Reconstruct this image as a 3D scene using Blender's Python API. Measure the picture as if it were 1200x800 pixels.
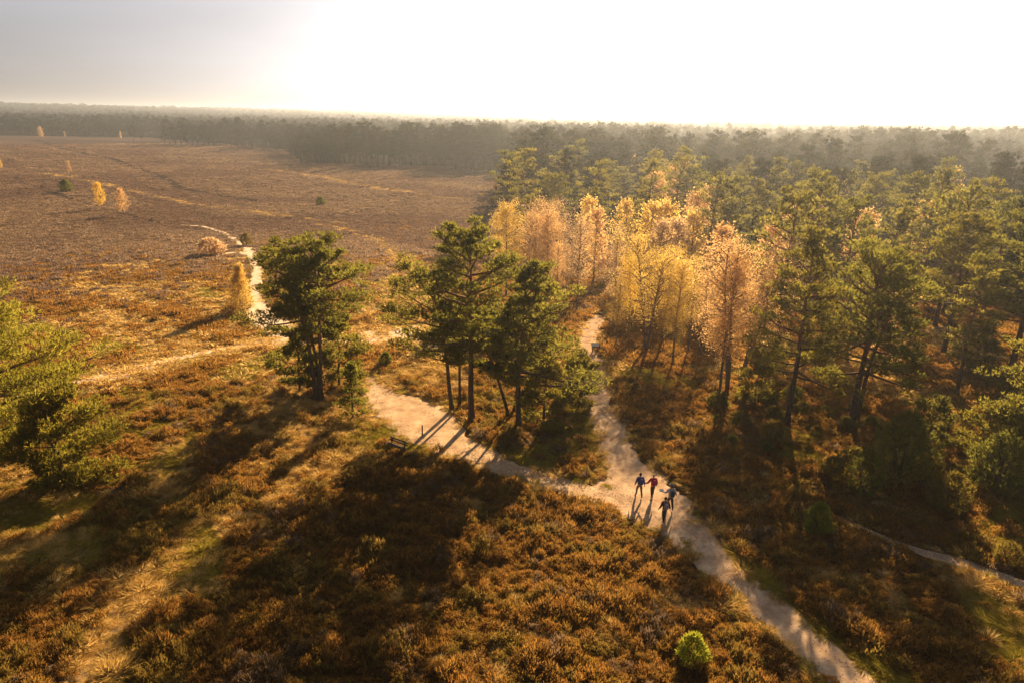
import bpy, math, random
import numpy as np
from mathutils import Vector, Matrix, Euler

# ------------------------------------------------------------------ camera, sky, sun, exposure
S = bpy.context.scene
for o in list(bpy.data.objects): bpy.data.objects.remove(o)
R = math.radians
CAM_H = 23.0                                  # drone height over the heath
FPX = 800.0                                   # focal length in pixels of the 1200 px wide photograph
PITCH = math.atan(261 / FPX); ROLL = math.atan(18 / 1200)
_f = np.array([0, math.cos(PITCH), -math.sin(PITCH)])
_r0 = np.array([1.0, 0, 0]); _u0 = np.array([0, math.sin(PITCH), math.cos(PITCH)])
_r = math.cos(ROLL) * _r0 + math.sin(ROLL) * _u0
_u = -math.sin(ROLL) * _r0 + math.cos(ROLL) * _u0
cd = bpy.data.cameras.new('camera'); cam = bpy.data.objects.new('camera', cd)
S.collection.objects.link(cam); S.camera = cam
cd.sensor_width = 36; cd.lens = FPX / 1200 * 36; cd.clip_start = 0.5; cd.clip_end = 30000
m = Matrix(((_r[0], _u[0], -_f[0], 0), (_r[1], _u[1], -_f[1], 0), (_r[2], _u[2], -_f[2], CAM_H), (0, 0, 0, 1)))
cam.matrix_world = m

SUN_AZ = R(18.5)      # to the right of straight ahead (+Y)
SUN_EL = R(23.5)
w = bpy.data.worlds.new('World'); S.world = w; w.use_nodes = True
wn = w.node_tree.nodes; wl = w.node_tree.links; wn.clear()
out = wn.new('ShaderNodeOutputWorld'); bg = wn.new('ShaderNodeBackground')
sky = wn.new('ShaderNodeTexSky'); sky.sky_type = 'NISHITA'; sky.sun_disc = False
sky.sun_elevation = SUN_EL; sky.sun_rotation = SUN_AZ
sky.altitude = 100; sky.air_density = .7; sky.dust_density = 3.0; sky.ozone_density = 1.0
# thin cirrus veil: stretched noise that greys the sky and dims it, deepening shadows
tc = wn.new('ShaderNodeTexCoord'); mp = wn.new('ShaderNodeMapping'); mp.inputs['Scale'].default_value = (1.5, 1.5, 9)
ns = wn.new('ShaderNodeTexNoise'); ns.inputs['Scale'].default_value = 1.6; ns.inputs['Detail'].default_value = 5
rp = wn.new('ShaderNodeMapRange'); rp.inputs['From Min'].default_value = .35; rp.inputs['From Max'].default_value = .75
rp.inputs['To Min'].default_value = .82; rp.inputs['To Max'].default_value = 1.0
hs = wn.new('ShaderNodeHueSaturation'); hs.inputs['Saturation'].default_value = .04; hs.inputs['Value'].default_value = .78
mx = wn.new('ShaderNodeMix'); mx.data_type = 'RGBA'
wl.new(tc.outputs['Generated'], mp.inputs[0]); wl.new(mp.outputs[0], ns.inputs['Vector']); wl.new(ns.outputs[0], rp.inputs[0])
rv = wn.new('ShaderNodeMapRange'); rv.inputs['From Min'].default_value = .35; rv.inputs['From Max'].default_value = .7
rv.inputs['To Min'].default_value = .42; rv.inputs['To Max'].default_value = .6
wl.new(ns.outputs[0], rv.inputs[0]); wl.new(rv.outputs[0], hs.inputs['Value'])
wl.new(sky.outputs[0], hs.inputs['Color']); wl.new(rp.outputs[0], mx.inputs['Factor'])
tn = wn.new('ShaderNodeMix'); tn.data_type = 'RGBA'; tn.blend_type = 'MULTIPLY'; tn.inputs['Factor'].default_value = 1; tn.inputs['B'].default_value = (.97, .95, 1.05, 1)
wl.new(hs.outputs[0], tn.inputs['A'])
wl.new(sky.outputs[0], mx.inputs['A']); wl.new(tn.outputs['Result'], mx.inputs['B'])
wl.new(mx.outputs['Result'], bg.inputs[0]); bg.inputs[1].default_value = 0.05
wl.new(bg.outputs[0], out.inputs[0])

sd = bpy.data.lights.new('sun', 'SUN'); so = bpy.data.objects.new('sun', sd); S.collection.objects.link(so)
sd.energy = 5.0; sd.angle = R(0.6); sd.color = (1.0, 0.69, 0.37)
sdir = Vector((math.sin(SUN_AZ) * math.cos(SUN_EL), math.cos(SUN_AZ) * math.cos(SUN_EL), math.sin(SUN_EL)))
so.rotation_euler = sdir.to_track_quat('Z', 'Y').to_euler()
so.location = sdir * 200

S.view_settings.view_transform = 'Standard'; S.view_settings.look = 'None'
S.view_settings.exposure = 1.72; S.view_settings.gamma = 1.0
S.cycles.max_bounces = 7; S.cycles.diffuse_bounces = 4; S.cycles.transmission_bounces = 5
S.cycles.volume_bounces = 0; S.cycles.transparent_max_bounces = 6; S.cycles.glossy_bounces = 1
S.cycles.use_denoising = True
S.cycles.caustics_reflective = False; S.cycles.caustics_refractive = False

# ------------------------------------------------------------------ helpers
rng = np.random.default_rng(7)
col = S.collection

def ray(u, v):
    d = _f + (u - 600) / FPX * _r - (v - 400) / FPX * _u
    return d

def gp(u, v, z=None):
    """photo pixel -> point on the terrain, or on the level plane z"""
    d = ray(u, v); zz = z or 0.0
    for _ in range(1 if z is not None or v < 150 else 6):
        t = (zz - CAM_H) / d[2]; p = np.array([d[0] * t, d[1] * t])
        if z is None: zz = float(terrain(p[0], p[1]))
    return p

def proj(p):
    q = np.asarray(p, float) - np.array([0, 0, CAM_H])
    zz = q @ _f
    return np.stack([600 + FPX * (q @ _r) / zz, 400 - FPX * (q @ _u) / zz], -1)

def height_to(xy, vtop):
    lo, hi = 0.0, 60.0
    for _ in range(40):
        mid = (lo + hi) / 2
        if proj([xy[0], xy[1], mid])[1] > vtop: lo = mid
        else: hi = mid
    return lo

def hash2(ix, iy, s):
    h = (ix.astype(np.int64) * 374761393 + iy.astype(np.int64) * 668265263 + s * 974634531) & 0x7fffffff
    h = ((h ^ (h >> 13)) * 1274126177) & 0x7fffffff
    return ((h ^ (h >> 16)) & 0xffff) / 65535.0

def vnoise(x, y, s=0):
    ix = np.floor(x); iy = np.floor(y); fx = x - ix; fy = y - iy
    fx = fx * fx * (3 - 2 * fx); fy = fy * fy * (3 - 2 * fy)
    a = hash2(ix, iy, s); b = hash2(ix + 1, iy, s); c = hash2(ix, iy + 1, s); d = hash2(ix + 1, iy + 1, s)
    return (a * (1 - fx) + b * fx) * (1 - fy) + (c * (1 - fx) + d * fx) * fy

def fbm(x, y, s=0, o=4):
    r = 0; a = .5; t = 0
    for i in range(o):
        r = r + a * vnoise(x * 2 ** i, y * 2 ** i, s + i * 17); t += a; a *= .5
    return r / t

def sstep(a, b, x):
    t = np.clip((x - a) / (b - a), 0, 1); return t * t * (3 - 2 * t)

def terrain(x, y):
    x = np.asarray(x, float); y = np.asarray(y, float)
    r = np.hypot(x, y); az = np.degrees(np.arctan2(x, y))
    h = (fbm(x / 28, y / 28, 3, 3) - .5) * .9 * sstep(15, 60, r)
    h = h + (fbm(x / 110 + .3, y / 110, 9, 2) - .5) * 6.0 * sstep(105, 230, r) * sstep(620, 380, r) * sstep(8, -12, az)
    ridge = sstep(14, -36, az)
    h = h + ridge * 27 * sstep(1300, 3400, r) + (fbm(x / 900, y / 900, 5, 2) - .5) * 12 * sstep(1200, 2600, r)
    return h

def mesh_obj(name, V, F, mat, parent=None, smooth=False, attr=None):
    """V (n,3) array, F list/array of faces; attr: per-vertex colour array"""
    me = bpy.data.meshes.new(name)
    V = np.asarray(V, np.float32)
    if isinstance(F, np.ndarray):
        n, k = F.shape
        me.vertices.add(len(V)); me.vertices.foreach_set('co', V.ravel())
        me.loops.add(n * k); me.loops.foreach_set('vertex_index', F.astype(np.int32).ravel())
        me.polygons.add(n); me.polygons.foreach_set('loop_start', np.arange(0, n * k, k, dtype=np.int32))
        me.update(calc_edges=True)
    else:
        me.from_pydata([tuple(v) for v in V], [], F)
    if attr is not None:
        a = me.color_attributes.new('tint', 'FLOAT_COLOR', 'POINT')
        a.data.foreach_set('color', np.asarray(attr, np.float32).ravel())
    if smooth: me.polygons.foreach_set('use_smooth', np.ones(len(me.polygons), bool))
    if mat: me.materials.append(mat)
    o = bpy.data.objects.new(name, me); 
    if parent is not False: col.objects.link(o)
    if parent: o.parent = parent
    return o

def tag(o, label=None, cat=None, group=None, kind=None):
    if label: o['label'] = label
    if cat: o['category'] = cat
    if group: o['group'] = group
    if kind: o['kind'] = kind
    return o

def empty(name, loc, rz=0, scale=1):
    o = bpy.data.objects.new(name, None); col.objects.link(o)
    o.location = loc; o.rotation_euler = (0, 0, rz); o.scale = (scale,) * 3; o.empty_display_size = .3
    return o

# ------------------------------------------------------------------ materials
def nodes(name):
    mt = bpy.data.materials.new(name); mt.use_nodes = True
    nt = mt.node_tree; nt.nodes.clear()
    return mt, nt, nt.nodes.new('ShaderNodeOutputMaterial')

def ramp(nt, cols, inp):
    r = nt.nodes.new('ShaderNodeValToRGB'); e = r.color_ramp.elements
    n = len(cols); e[1].position = 1.0
    for i in range(1, n - 1): e.new(i / (n - 1))
    for i, c in enumerate(cols): e[i].position = i / (n - 1); e[i].color = (*c, 1)
    nt.links.new(inp, r.inputs[0]); return r.outputs[0]

def foliage(name, cols, trans=.45, tmul=1.5, var=.35, nscale=.7, tip=None, gloss=0.0):
    """leaf material: random tone per plant, patchy tone inside it, diffuse + translucent"""
    mt, nt, o = nodes(name)
    oi = nt.nodes.new('ShaderNodeObjectInfo')
    c = ramp(nt, cols, oi.outputs['Random'])
    tcn = nt.nodes.new('ShaderNodeTexCoord')
    n = nt.nodes.new('ShaderNodeTexNoise'); n.inputs['Scale'].default_value = nscale; n.inputs['Detail'].default_value = 3
    nt.links.new(tcn.outputs['Object'], n.inputs['Vector'])
    mr = nt.nodes.new('ShaderNodeMapRange'); mr.inputs['From Min'].default_value = .3; mr.inputs['From Max'].default_value = .7
    mr.inputs['To Min'].default_value = 1 - var; mr.inputs['To Max'].default_value = 1 + var
    nt.links.new(n.outputs[0], mr.inputs[0])
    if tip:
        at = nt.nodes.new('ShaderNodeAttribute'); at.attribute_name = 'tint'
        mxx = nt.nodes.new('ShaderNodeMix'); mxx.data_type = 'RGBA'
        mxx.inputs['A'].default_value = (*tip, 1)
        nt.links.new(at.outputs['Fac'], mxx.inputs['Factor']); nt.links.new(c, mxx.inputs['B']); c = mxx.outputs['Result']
    vm = nt.nodes.new('ShaderNodeVectorMath'); vm.operation = 'SCALE'
    nt.links.new(c, vm.inputs[0]); nt.links.new(mr.outputs[0], vm.inputs['Scale'])
    vt = nt.nodes.new('ShaderNodeVectorMath'); vt.operation = 'SCALE'; vt.inputs['Scale'].default_value = tmul
    nt.links.new(vm.outputs[0], vt.inputs[0])
    d = nt.nodes.new('ShaderNodeBsdfDiffuse'); t = nt.nodes.new('ShaderNodeBsdfTranslucent')
    nt.links.new(vm.outputs[0], d.inputs[0]); nt.links.new(vt.outputs[0], t.inputs[0])
    ms = nt.nodes.new('ShaderNodeMixShader'); ms.inputs[0].default_value = trans
    nt.links.new(d.outputs[0], ms.inputs[1]); nt.links.new(t.outputs[0], ms.inputs[2])
    nt.links.new(ms.outputs[0], o.inputs[0])
    return mt

def plain(name, base, var=.25, scale=6, rough=.85, bump=.3, base2=None, coord='Object', metal=0):
    mt, nt, o = nodes(name)
    b = nt.nodes.new('ShaderNodeBsdfPrincipled'); b.inputs['Roughness'].default_value = rough
    b.inputs['Metallic'].default_value = metal; b.inputs['Specular IOR Level'].default_value = .2
    tcn = nt.nodes.new('ShaderNodeTexCoord')
    n = nt.nodes.new('ShaderNodeTexNoise'); n.inputs['Scale'].default_value = scale; n.inputs['Detail'].default_value = 4
    nt.links.new(tcn.outputs[coord], n.inputs['Vector'])
    b2 = base2 or tuple(x * (1 - var * 1.5) for x in base)
    c = ramp(nt, [b2, b2, base, tuple(min(1, x * (1 + var)) for x in base)], n.outputs[0])
    nt.links.new(c, b.inputs['Base Color'])
    if bump:
        bp = nt.nodes.new('ShaderNodeBump'); bp.inputs['Strength'].default_value = bump; bp.inputs['Distance'].default_value = .05
        nt.links.new(n.outputs[0], bp.inputs['Height']); nt.links.new(bp.outputs[0], b.inputs['Normal'])
    nt.links.new(b.outputs[0], o.inputs[0]); return mt

def bark(name, low, high, g0=.25, g1=.6):
    """bark that turns from low to high colour up the trunk"""
    mt, nt, o = nodes(name)
    b = nt.nodes.new('ShaderNodeBsdfPrincipled'); b.inputs['Roughness'].default_value = .9; b.inputs['Specular IOR Level'].default_value = .1
    tcn = nt.nodes.new('ShaderNodeTexCoord'); sp = nt.nodes.new('ShaderNodeSeparateXYZ')
    nt.links.new(tcn.outputs['Generated'], sp.inputs[0])
    mr = nt.nodes.new('ShaderNodeMapRange'); mr.inputs['From Min'].default_value = g0; mr.inputs['From Max'].default_value = g1
    nt.links.new(sp.outputs['Z'], mr.inputs[0])
    n = nt.nodes.new('ShaderNodeTexNoise'); n.inputs['Scale'].default_value = 5; n.inputs['Detail'].default_value = 5
    mpp = nt.nodes.new('ShaderNodeMapping'); mpp.inputs['Scale'].default_value = (3, 3, .6)
    nt.links.new(tcn.outputs['Object'], mpp.inputs[0]); nt.links.new(mpp.outputs[0], n.inputs['Vector'])
    mx = nt.nodes.new('ShaderNodeMix'); mx.data_type = 'RGBA'; mx.inputs['A'].default_value = (*low, 1); mx.inputs['B'].default_value = (*high, 1)
    nt.links.new(mr.outputs[0], mx.inputs['Factor'])
    m2 = nt.nodes.new('ShaderNodeMapRange'); m2.inputs['From Min'].default_value = .3; m2.inputs['From Max'].default_value = .7
    m2.inputs['To Min'].default_value = .45; m2.inputs['To Max'].default_value = 1.35
    nt.links.new(n.outputs[0], m2.inputs[0])
    vm = nt.nodes.new('ShaderNodeVectorMath'); vm.operation = 'SCALE'
    nt.links.new(mx.outputs['Result'], vm.inputs[0]); nt.links.new(m2.outputs[0], vm.inputs['Scale'])
    nt.links.new(vm.outputs[0], b.inputs['Base Color'])
    bp = nt.nodes.new('ShaderNodeBump'); bp.inputs['Strength'].default_value = .6; bp.inputs['Distance'].default_value = .03
    nt.links.new(n.outputs[0], bp.inputs['Height']); nt.links.new(bp.outputs[0], b.inputs['Normal'])
    nt.links.new(b.outputs[0], o.inputs[0]); return mt

M = {}
M['pine'] = foliage('pine_needles', [(.085, .083, .014), (.1, .095, .016), (.115, .105, .018)], .52, 2.4, .3, .5)
M['pine_y'] = foliage('young_pine_needles', [(.125, .112, .016), (.15, .128, .018)], .5, 1.9, .3, .6)
M['pine_far'] = foliage('backlit_pine_needles', [(.025, .03, .014), (.034, .038, .016), (.044, .042, .016), (.03, .034, .017), (.05, .046, .018)], .22, 1.3, .3, .35)  # far needles darkened: backlit shade is put into the colour
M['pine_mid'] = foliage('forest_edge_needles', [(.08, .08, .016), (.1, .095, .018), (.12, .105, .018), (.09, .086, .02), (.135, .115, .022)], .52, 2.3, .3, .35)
M['juniper'] = foliage('juniper_needles', [(.105, .108, .018), (.13, .128, .022)], .45, 1.9, .3, 2)
M['juniper_y'] = foliage('bright_juniper_needles', [(.16, .18, .025), (.19, .2, .028)], .45, 1.6, .25, 3)
M['pine_edge'] = foliage('light_border_pine_needles', [(.16, .145, .02), (.18, .16, .022)], .52, 1.9, .3, .6)
M['bush_bright'] = foliage('bright_bush_leaves', [(.25, .26, .03), (.26, .27, .03)], .5, 1.6, .45, 4)
M['gold'] = foliage('golden_birch_leaves', [(.56, .4, .1), (.62, .46, .14)], .55, 1.35, .35, 1.2)
M['orange'] = foliage('orange_birch_leaves', [(.54, .34, .14), (.58, .39, .17)], .55, 1.35, .35, 1.2)
M['pink'] = foliage('pinkish_birch_leaves', [(.5, .34, .18), (.52, .37, .2)], .5, 1.35, .35, 1.2)
M['yellow'] = foliage('yellow_birch_leaves', [(.58, .38, .05), (.58, .42, .06)], .55, 1.5, .2, .6)
M['shrub'] = foliage('shrub_leaves', [(.11, .1, .02), (.16, .13, .025), (.2, .14, .03)], .45, 1.5, .3, 1)
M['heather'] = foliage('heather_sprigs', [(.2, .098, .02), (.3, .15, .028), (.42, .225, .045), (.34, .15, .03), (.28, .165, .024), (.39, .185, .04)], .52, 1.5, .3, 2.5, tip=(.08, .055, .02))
M['heather_cool'] = foliage('cool_heather_sprigs', [(.18, .118, .09), (.21, .14, .108), (.24, .162, .122), (.22, .148, .105)], .45, 1.4, .3, 2.5, tip=(.09, .06, .035))  # cooler tone of the side away from the sun, put into the colour
M['heather_olive'] = foliage('olive_heather_sprigs', [(.22, .145, .028), (.28, .18, .034), (.33, .2, .04)], .5, 1.5, .3, 2.5, tip=(.08, .065, .02))
M['heather_grey'] = foliage('dead_heather_sprigs', [(.24, .16, .09), (.3, .2, .11), (.2, .13, .07)], .45, 1.4, .3, 2.5, tip=(.1, .075, .05))
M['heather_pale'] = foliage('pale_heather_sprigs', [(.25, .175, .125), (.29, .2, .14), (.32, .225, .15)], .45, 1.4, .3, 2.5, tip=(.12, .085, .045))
M['grass'] = foliage('dry_grass_blades', [(.5, .34, .11), (.58, .42, .16), (.44, .3, .08)], .5, 1.35, .2, 2)
M['moss'] = foliage('green_grass_blades', [(.24, .21, .03), (.32, .26, .04), (.38, .29, .05)], .5, 1.4, .25, 2)
M['bark'] = bark('pine_bark', (.085, .06, .045), (.21, .11, .055))
M['bark_far'] = bark('shaded_forest_bark', (.045, .034, .028), (.075, .045, .03))  # darker bark copy for unlit far trees, shade put into its colour
M['birch_bark'] = bark('birch_bark', (.16, .13, .11), (.2, .14, .1), .1, .5)
M['twig'] = plain('twig_bark', (.12, .08, .05))

# ------------------------------------------------------------------ zones on the heath (photo pixels turned into ground positions)
def gpoly(pts): return np.array([gp(u, v) for u, v in pts])

def in_poly(x, y, P):
    r = np.zeros(x.shape, bool); j = len(P) - 1
    for i in range(len(P)):
        xi, yi = P[i]; xj, yj = P[j]
        c = ((yi > y) != (yj > y)) & (x < (xj - xi) * (y - yi) / (yj - yi + 1e-12) + xi)
        r ^= c; j = i
    return r

def catmull(P, step):
    P = np.asarray(P, float); P = np.vstack([2 * P[0] - P[1], P, 2 * P[-1] - P[-2]])
    res = []
    for i in range(1, len(P) - 2):
        n = max(2, int(np.hypot(*(P[i + 1, :2] - P[i, :2])) / step)); t = np.linspace(0, 1, n, endpoint=False)[:, None]
        a, b, c, d = P[i - 1:i + 3]
        res.append(.5 * (2 * b + (c - a) * t + (2 * a - 5 * b + 4 * c - d) * t ** 2 + (-a + 3 * b - 3 * c + d) * t ** 3))
    res.append(P[-2][None]); return np.vstack(res)

def dist_line(x, y, L):
    """distance from points to polyline L (n,3: x,y,halfwidth), minus its half width"""
    best = np.full(x.shape, 1e9)
    for i in range(len(L) - 1):
        ax, ay, aw = L[i]; bx, by, bw = L[i + 1]
        dx, dy = bx - ax, by - ay; q = dx * dx + dy * dy + 1e-9
        t = np.clip(((x - ax) * dx + (y - ay) * dy) / q, 0, 1)
        best = np.minimum(best, np.hypot(x - ax - t * dx, y - ay - t * dy) - (aw + t * (bw - aw)))
    return best

def pline(pts, k=1.0): return np.array([[*gp(u, v), hw * k] for u, v, hw in pts])

PATHS = {
 'main': pline([(1060, 860, 1.1), (1000, 800, 1.1), (935, 742, 1.1), (880, 695, 1.05), (835, 655, 1.05), (800, 618, 1.3), (765, 588, 2.5),
                (738, 555, 1.7), (722, 525, 1.35), (708, 490, 1.25), (699, 455, 1.1), (691, 428, 1.3), (686, 405, 1.3), (693, 385, 1.0), (702, 370, .9)], 1.08),
 'side': pline([(770, 592, 1.2), (725, 583, 1.4), (680, 575, 1.15), (630, 560, 1.1), (580, 543, 1.2), (535, 522, 1.8), (500, 497, 2.8), (470, 478, 2.7), (450, 466, 1.9), (438, 452, 1.1), (432, 440, .5)]),
 'trail': pline([(1000, 614, .15), (1040, 632, .28), (1085, 648, .34), (1130, 660, .42), (1170, 674, .5), (1215, 692, .6), (1260, 705, .6)]),
 'sand': pline([(345, 402, .6), (328, 385, 1.8), (312, 374, 2.2), (301, 355, .9), (299, 335, .8), (301, 312, .9), (294, 296, .9), (282, 285, .8), (262, 273, .6), (238, 266, .5), (212, 264, .3)]),
 'patch': pline([(85, 449, .5), (110, 444, 1.0), (140, 438, 1.7), (175, 428, 1.2), (215, 418, .8), (260, 410, .9), (300, 403, 1.3), (325, 402, 1.5), (350, 402, 1.6), (400, 398, 1.6), (440, 396, 2.6), (475, 392, 3.2), (500, 400, 2.6), (520, 415, 1.0)]),
 'bank': pline([(297, 300, .7), (280, 296, .8), (262, 298, .5)]),
}
TRACK2 = pline([(40, 164, 3), (90, 178, 2.2), (140, 189, 2), (190, 208, 1.8), (215, 222, 1.6), (250, 228, 1.4), (300, 236, 1.2)])
TRACK = pline([(190, 262, .9), (150, 252, 1.0), (105, 240, 1.0), (60, 226, 1.0), (30, 215, 1.0), (0, 205, 1.2), (-60, 188, 1.3)])
BLOND = [pline([(70, 452, 1.8), (130, 440, 3.4), (180, 426, 2.6), (250, 412, 2.2), (300, 402, 2.4), (345, 398, 2.5)]),
         pline([(425, 410, 1.5), (450, 395, 6), (480, 388, 6), (505, 405, 4), (520, 440, 3)]),
         pline([(435, 365, 4), (470, 355, 5.0), (490, 340, 4), (484, 318, 2.2), (470, 298, 1.8), (440, 282, 1.0), (400, 268, .6), (350, 258, .3), (300, 250, .2)]),
         pline([(150, 350, 1.2), (130, 340, 1.0)]), pline([(120, 368, 1.8), (140, 376, 1.5)]),
         pline([(1000, 425, 3), (1040, 450, 3.2), (1075, 470, 2.0)]), pline([(1115, 405, 2), (1150, 420, 2)]),
         pline([(200, 530, .5), (203, 555, .5), (190, 575, .5)]), pline([(238, 618, .5), (228, 650, .7), (240, 680, .6)]),
         pline([(330, 588, .6), (380, 556, .8), (420, 535, .5)]), pline([(170, 690, .8), (120, 760, 1)]),
         pline([(310, 199, 1.2), (380, 208, 1.5), (450, 222, 1.3), (520, 233, 1.2), (560, 231, 1.2), (588, 216, 1.2)]), pline([(60, 205, .8), (130, 218, .8), (220, 238, .7), (330, 252, .7), (400, 262, .6)])]
MOSS = [pline([(0, 605, 1.4), (50, 597, 1.6), (90, 590, 1.2)]), pline([(245, 628, .5), (240, 660, .6), (236, 690, .4)]),
        pline([(420, 500, 1.3), (450, 512, 1.4), (480, 525, .8)]), pline([(600, 535, 1.0), (640, 545, 1.0)]),
        pline([(880, 665, .4), (930, 712, .5), (990, 760, .6), (1060, 810, .8)]), pline([(820, 640, .3), (880, 715, .35)]),
        pline([(760, 440, 2), (800, 450, 2)]), pline([(950, 510, 1.5), (930, 530, 1.5)]), pline([(1170, 600, 1.5), (1200, 650, 1.5)]),
        pline([(655, 525, 1.5), (690, 500, 1.0), (668, 480, 1)]), pline([(1185, 730, 1.6), (1200, 760, 1.6)])]
GRASSY = gpoly([(60, 330), (300, 330), (330, 400), (480, 420), (440, 500), (330, 540), (230, 560), (180, 480), (110, 400)])
PURE = gpoly([(330, 600), (400, 555), (480, 535), (620, 575), (740, 610), (900, 740), (1000, 900), (150, 900)])
PURE2 = gpoly([(690, 470), (740, 540), (850, 650), (960, 735), (1040, 800), (1100, 900), (1500, 900), (1500, 700), (1200, 560), (960, 510), (800, 455)])
FOREST = gpoly([(-400, 154), (-60, 157.5), (60, 160), (175, 161.5), (270, 170), (330, 176), (352, 190), (380, 193), (470, 194), (520, 196), (590, 205), (612, 226), (598, 245),
                (590, 290), (606, 345), (640, 362), (690, 368), (712, 375), (722, 398), (760, 420), (800, 438), (840, 460), (900, 480), (960, 492), (1010, 494), (1090, 505), (1160, 520), (1250, 545), (1500, 620),
                (2600, 620), (2200, 300), (1800, 150)])
FOREST = np.vstack([FOREST, [[9000, 300], [9000, 9000], [-9000, 9000], [-9000, 800]]])
GLADE = [pline([(985, 405, 2), (1030, 448, 3.5), (1075, 475, 2.5)]), pline([(1105, 395, 2), (1160, 425, 2.5)]), pline([(700, 372, 3.0), (715, 350, 3), (735, 325, 2.5)])]

def zones(x, y):
    n = fbm(x / 3.0, y / 3.0, 21, 3) - .5
    sand = np.full(x.shape, 1e9)
    for k in PATHS: sand = np.minimum(sand, dist_line(x, y, PATHS[k]))
    blond = np.full(x.shape, 1e9)
    for L in BLOND: blond = np.minimum(blond, dist_line(x, y, L))
    moss = np.full(x.shape, 1e9)
    for L in MOSS: moss = np.minimum(moss, dist_line(x, y, L))
    gr = in_poly(x, y, GRASSY)
    r = np.hypot(x, y)
    wb = sstep(1.4, -.6, blond + n * 3.0)
    wb = np.maximum(wb, gr * sstep(.40, .60, fbm(x / 5, y / 5, 41, 4)) * .85)
    pure = in_poly(x, y, PURE) | in_poly(x, y, PURE2)
    wb = np.maximum(wb, .8 * sstep(.54, .68, fbm(x / 7, y / 7, 47, 4)) * (r < 125) * ~pure)
    wb = np.maximum(wb, pure * .5 * sstep(.6, .72, fbm(x / 2.2, y / 2.2, 57, 3)))
    wm = sstep(1.0, -.4, moss + n * 2.2)
    wm = np.maximum(wm, .8 * sstep(.57, .68, fbm(x / 6 + 30, y / 6, 53, 4)) * (r < 110) * ~pure)
    return sand, wb, wm

# ------------------------------------------------------------------ ground sheet
def ground_material():
    mt, nt, o = nodes('heath_ground')
    at = nt.nodes.new('ShaderNodeAttribute'); at.attribute_name = 'tint'
    ge = nt.nodes.new('ShaderNodeNewGeometry')
    n = nt.nodes.new('ShaderNodeTexNoise'); n.inputs['Scale'].default_value = 1.3; n.inputs['Detail'].default_value = 8; n.inputs['Roughness'].default_value = .65
    nt.links.new(ge.outputs['Position'], n.inputs['Vector'])
    mr = nt.nodes.new('ShaderNodeMapRange'); mr.inputs['From Min'].default_value = .3; mr.inputs['From Max'].default_value = .7
    mr.inputs['To Min'].default_value = .55; mr.inputs['To Max'].default_value = 1.4
    nt.links.new(n.outputs[0], mr.inputs[0])
    vm = nt.nodes.new('ShaderNodeVectorMath'); vm.operation = 'SCALE'
    nt.links.new(at.outputs['Color'], vm.inputs[0]); nt.links.new(mr.outputs[0], vm.inputs['Scale'])
    b = nt.nodes.new('ShaderNodeBsdfDiffuse'); b.inputs['Roughness'].default_value = .9
    nt.links.new(vm.outputs[0], b.inputs[0])
    bp = nt.nodes.new('ShaderNodeBump'); bp.inputs['Strength'].default_value = .7; bp.inputs['Distance'].default_value = .35
    nt.links.new(n.outputs[0], bp.inputs['Height']); nt.links.new(bp.outputs[0], b.inputs['Normal'])
    nt.links.new(b.outputs[0], o.inputs[0]); return mt

rad = np.concatenate([[0.5, 4, 9], np.geomspace(14, 9000, 520)])
ang = np.radians(np.concatenate([np.arange(-180, -52, 4.0), np.arange(-52, 52, .42), np.arange(52, 180, 4.0)]))
A, Rr = np.meshgrid(ang, rad); X = Rr * np.sin(A); Y = Rr * np.cos(A); Z = terrain(X, Y)
sand, wb, wm = zones(X.ravel(), Y.ravel())
xr, yr = X.ravel(), Y.ravel(); rr = np.hypot(xr, yr)
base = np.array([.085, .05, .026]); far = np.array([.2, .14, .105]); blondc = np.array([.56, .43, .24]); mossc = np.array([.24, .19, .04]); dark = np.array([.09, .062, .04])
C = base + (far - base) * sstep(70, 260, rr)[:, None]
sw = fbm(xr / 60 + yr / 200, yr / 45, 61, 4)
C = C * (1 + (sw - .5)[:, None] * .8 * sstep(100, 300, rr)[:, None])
C = C + (blondc - C) * (wb * .85)[:, None]; C = C + (mossc - C) * (wm * .8)[:, None]
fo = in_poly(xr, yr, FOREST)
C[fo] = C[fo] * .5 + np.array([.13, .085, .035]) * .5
fd = fo & (rr > 170); C[fd] = np.array([.06, .045, .025])  # floor colour darkened where sunlit ground showed through the far forest
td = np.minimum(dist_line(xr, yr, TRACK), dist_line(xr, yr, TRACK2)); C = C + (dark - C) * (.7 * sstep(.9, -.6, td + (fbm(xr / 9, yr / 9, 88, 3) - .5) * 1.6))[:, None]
nr, na = X.shape
V = np.stack([xr, yr, Z.ravel()], -1)
i, j = np.meshgrid(np.arange(nr - 1), np.arange(na), indexing='ij'); j2 = (j + 1) % na
F = np.stack([i * na + j, i * na + j2, (i + 1) * na + j2, (i + 1) * na + j], -1).reshape(-1, 4)[:, ::-1]
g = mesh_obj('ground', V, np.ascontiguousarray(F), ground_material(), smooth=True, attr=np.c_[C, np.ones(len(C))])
tag(g, 'brown open heath ground spreading to the wooded horizon', 'ground', kind='structure')

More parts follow.
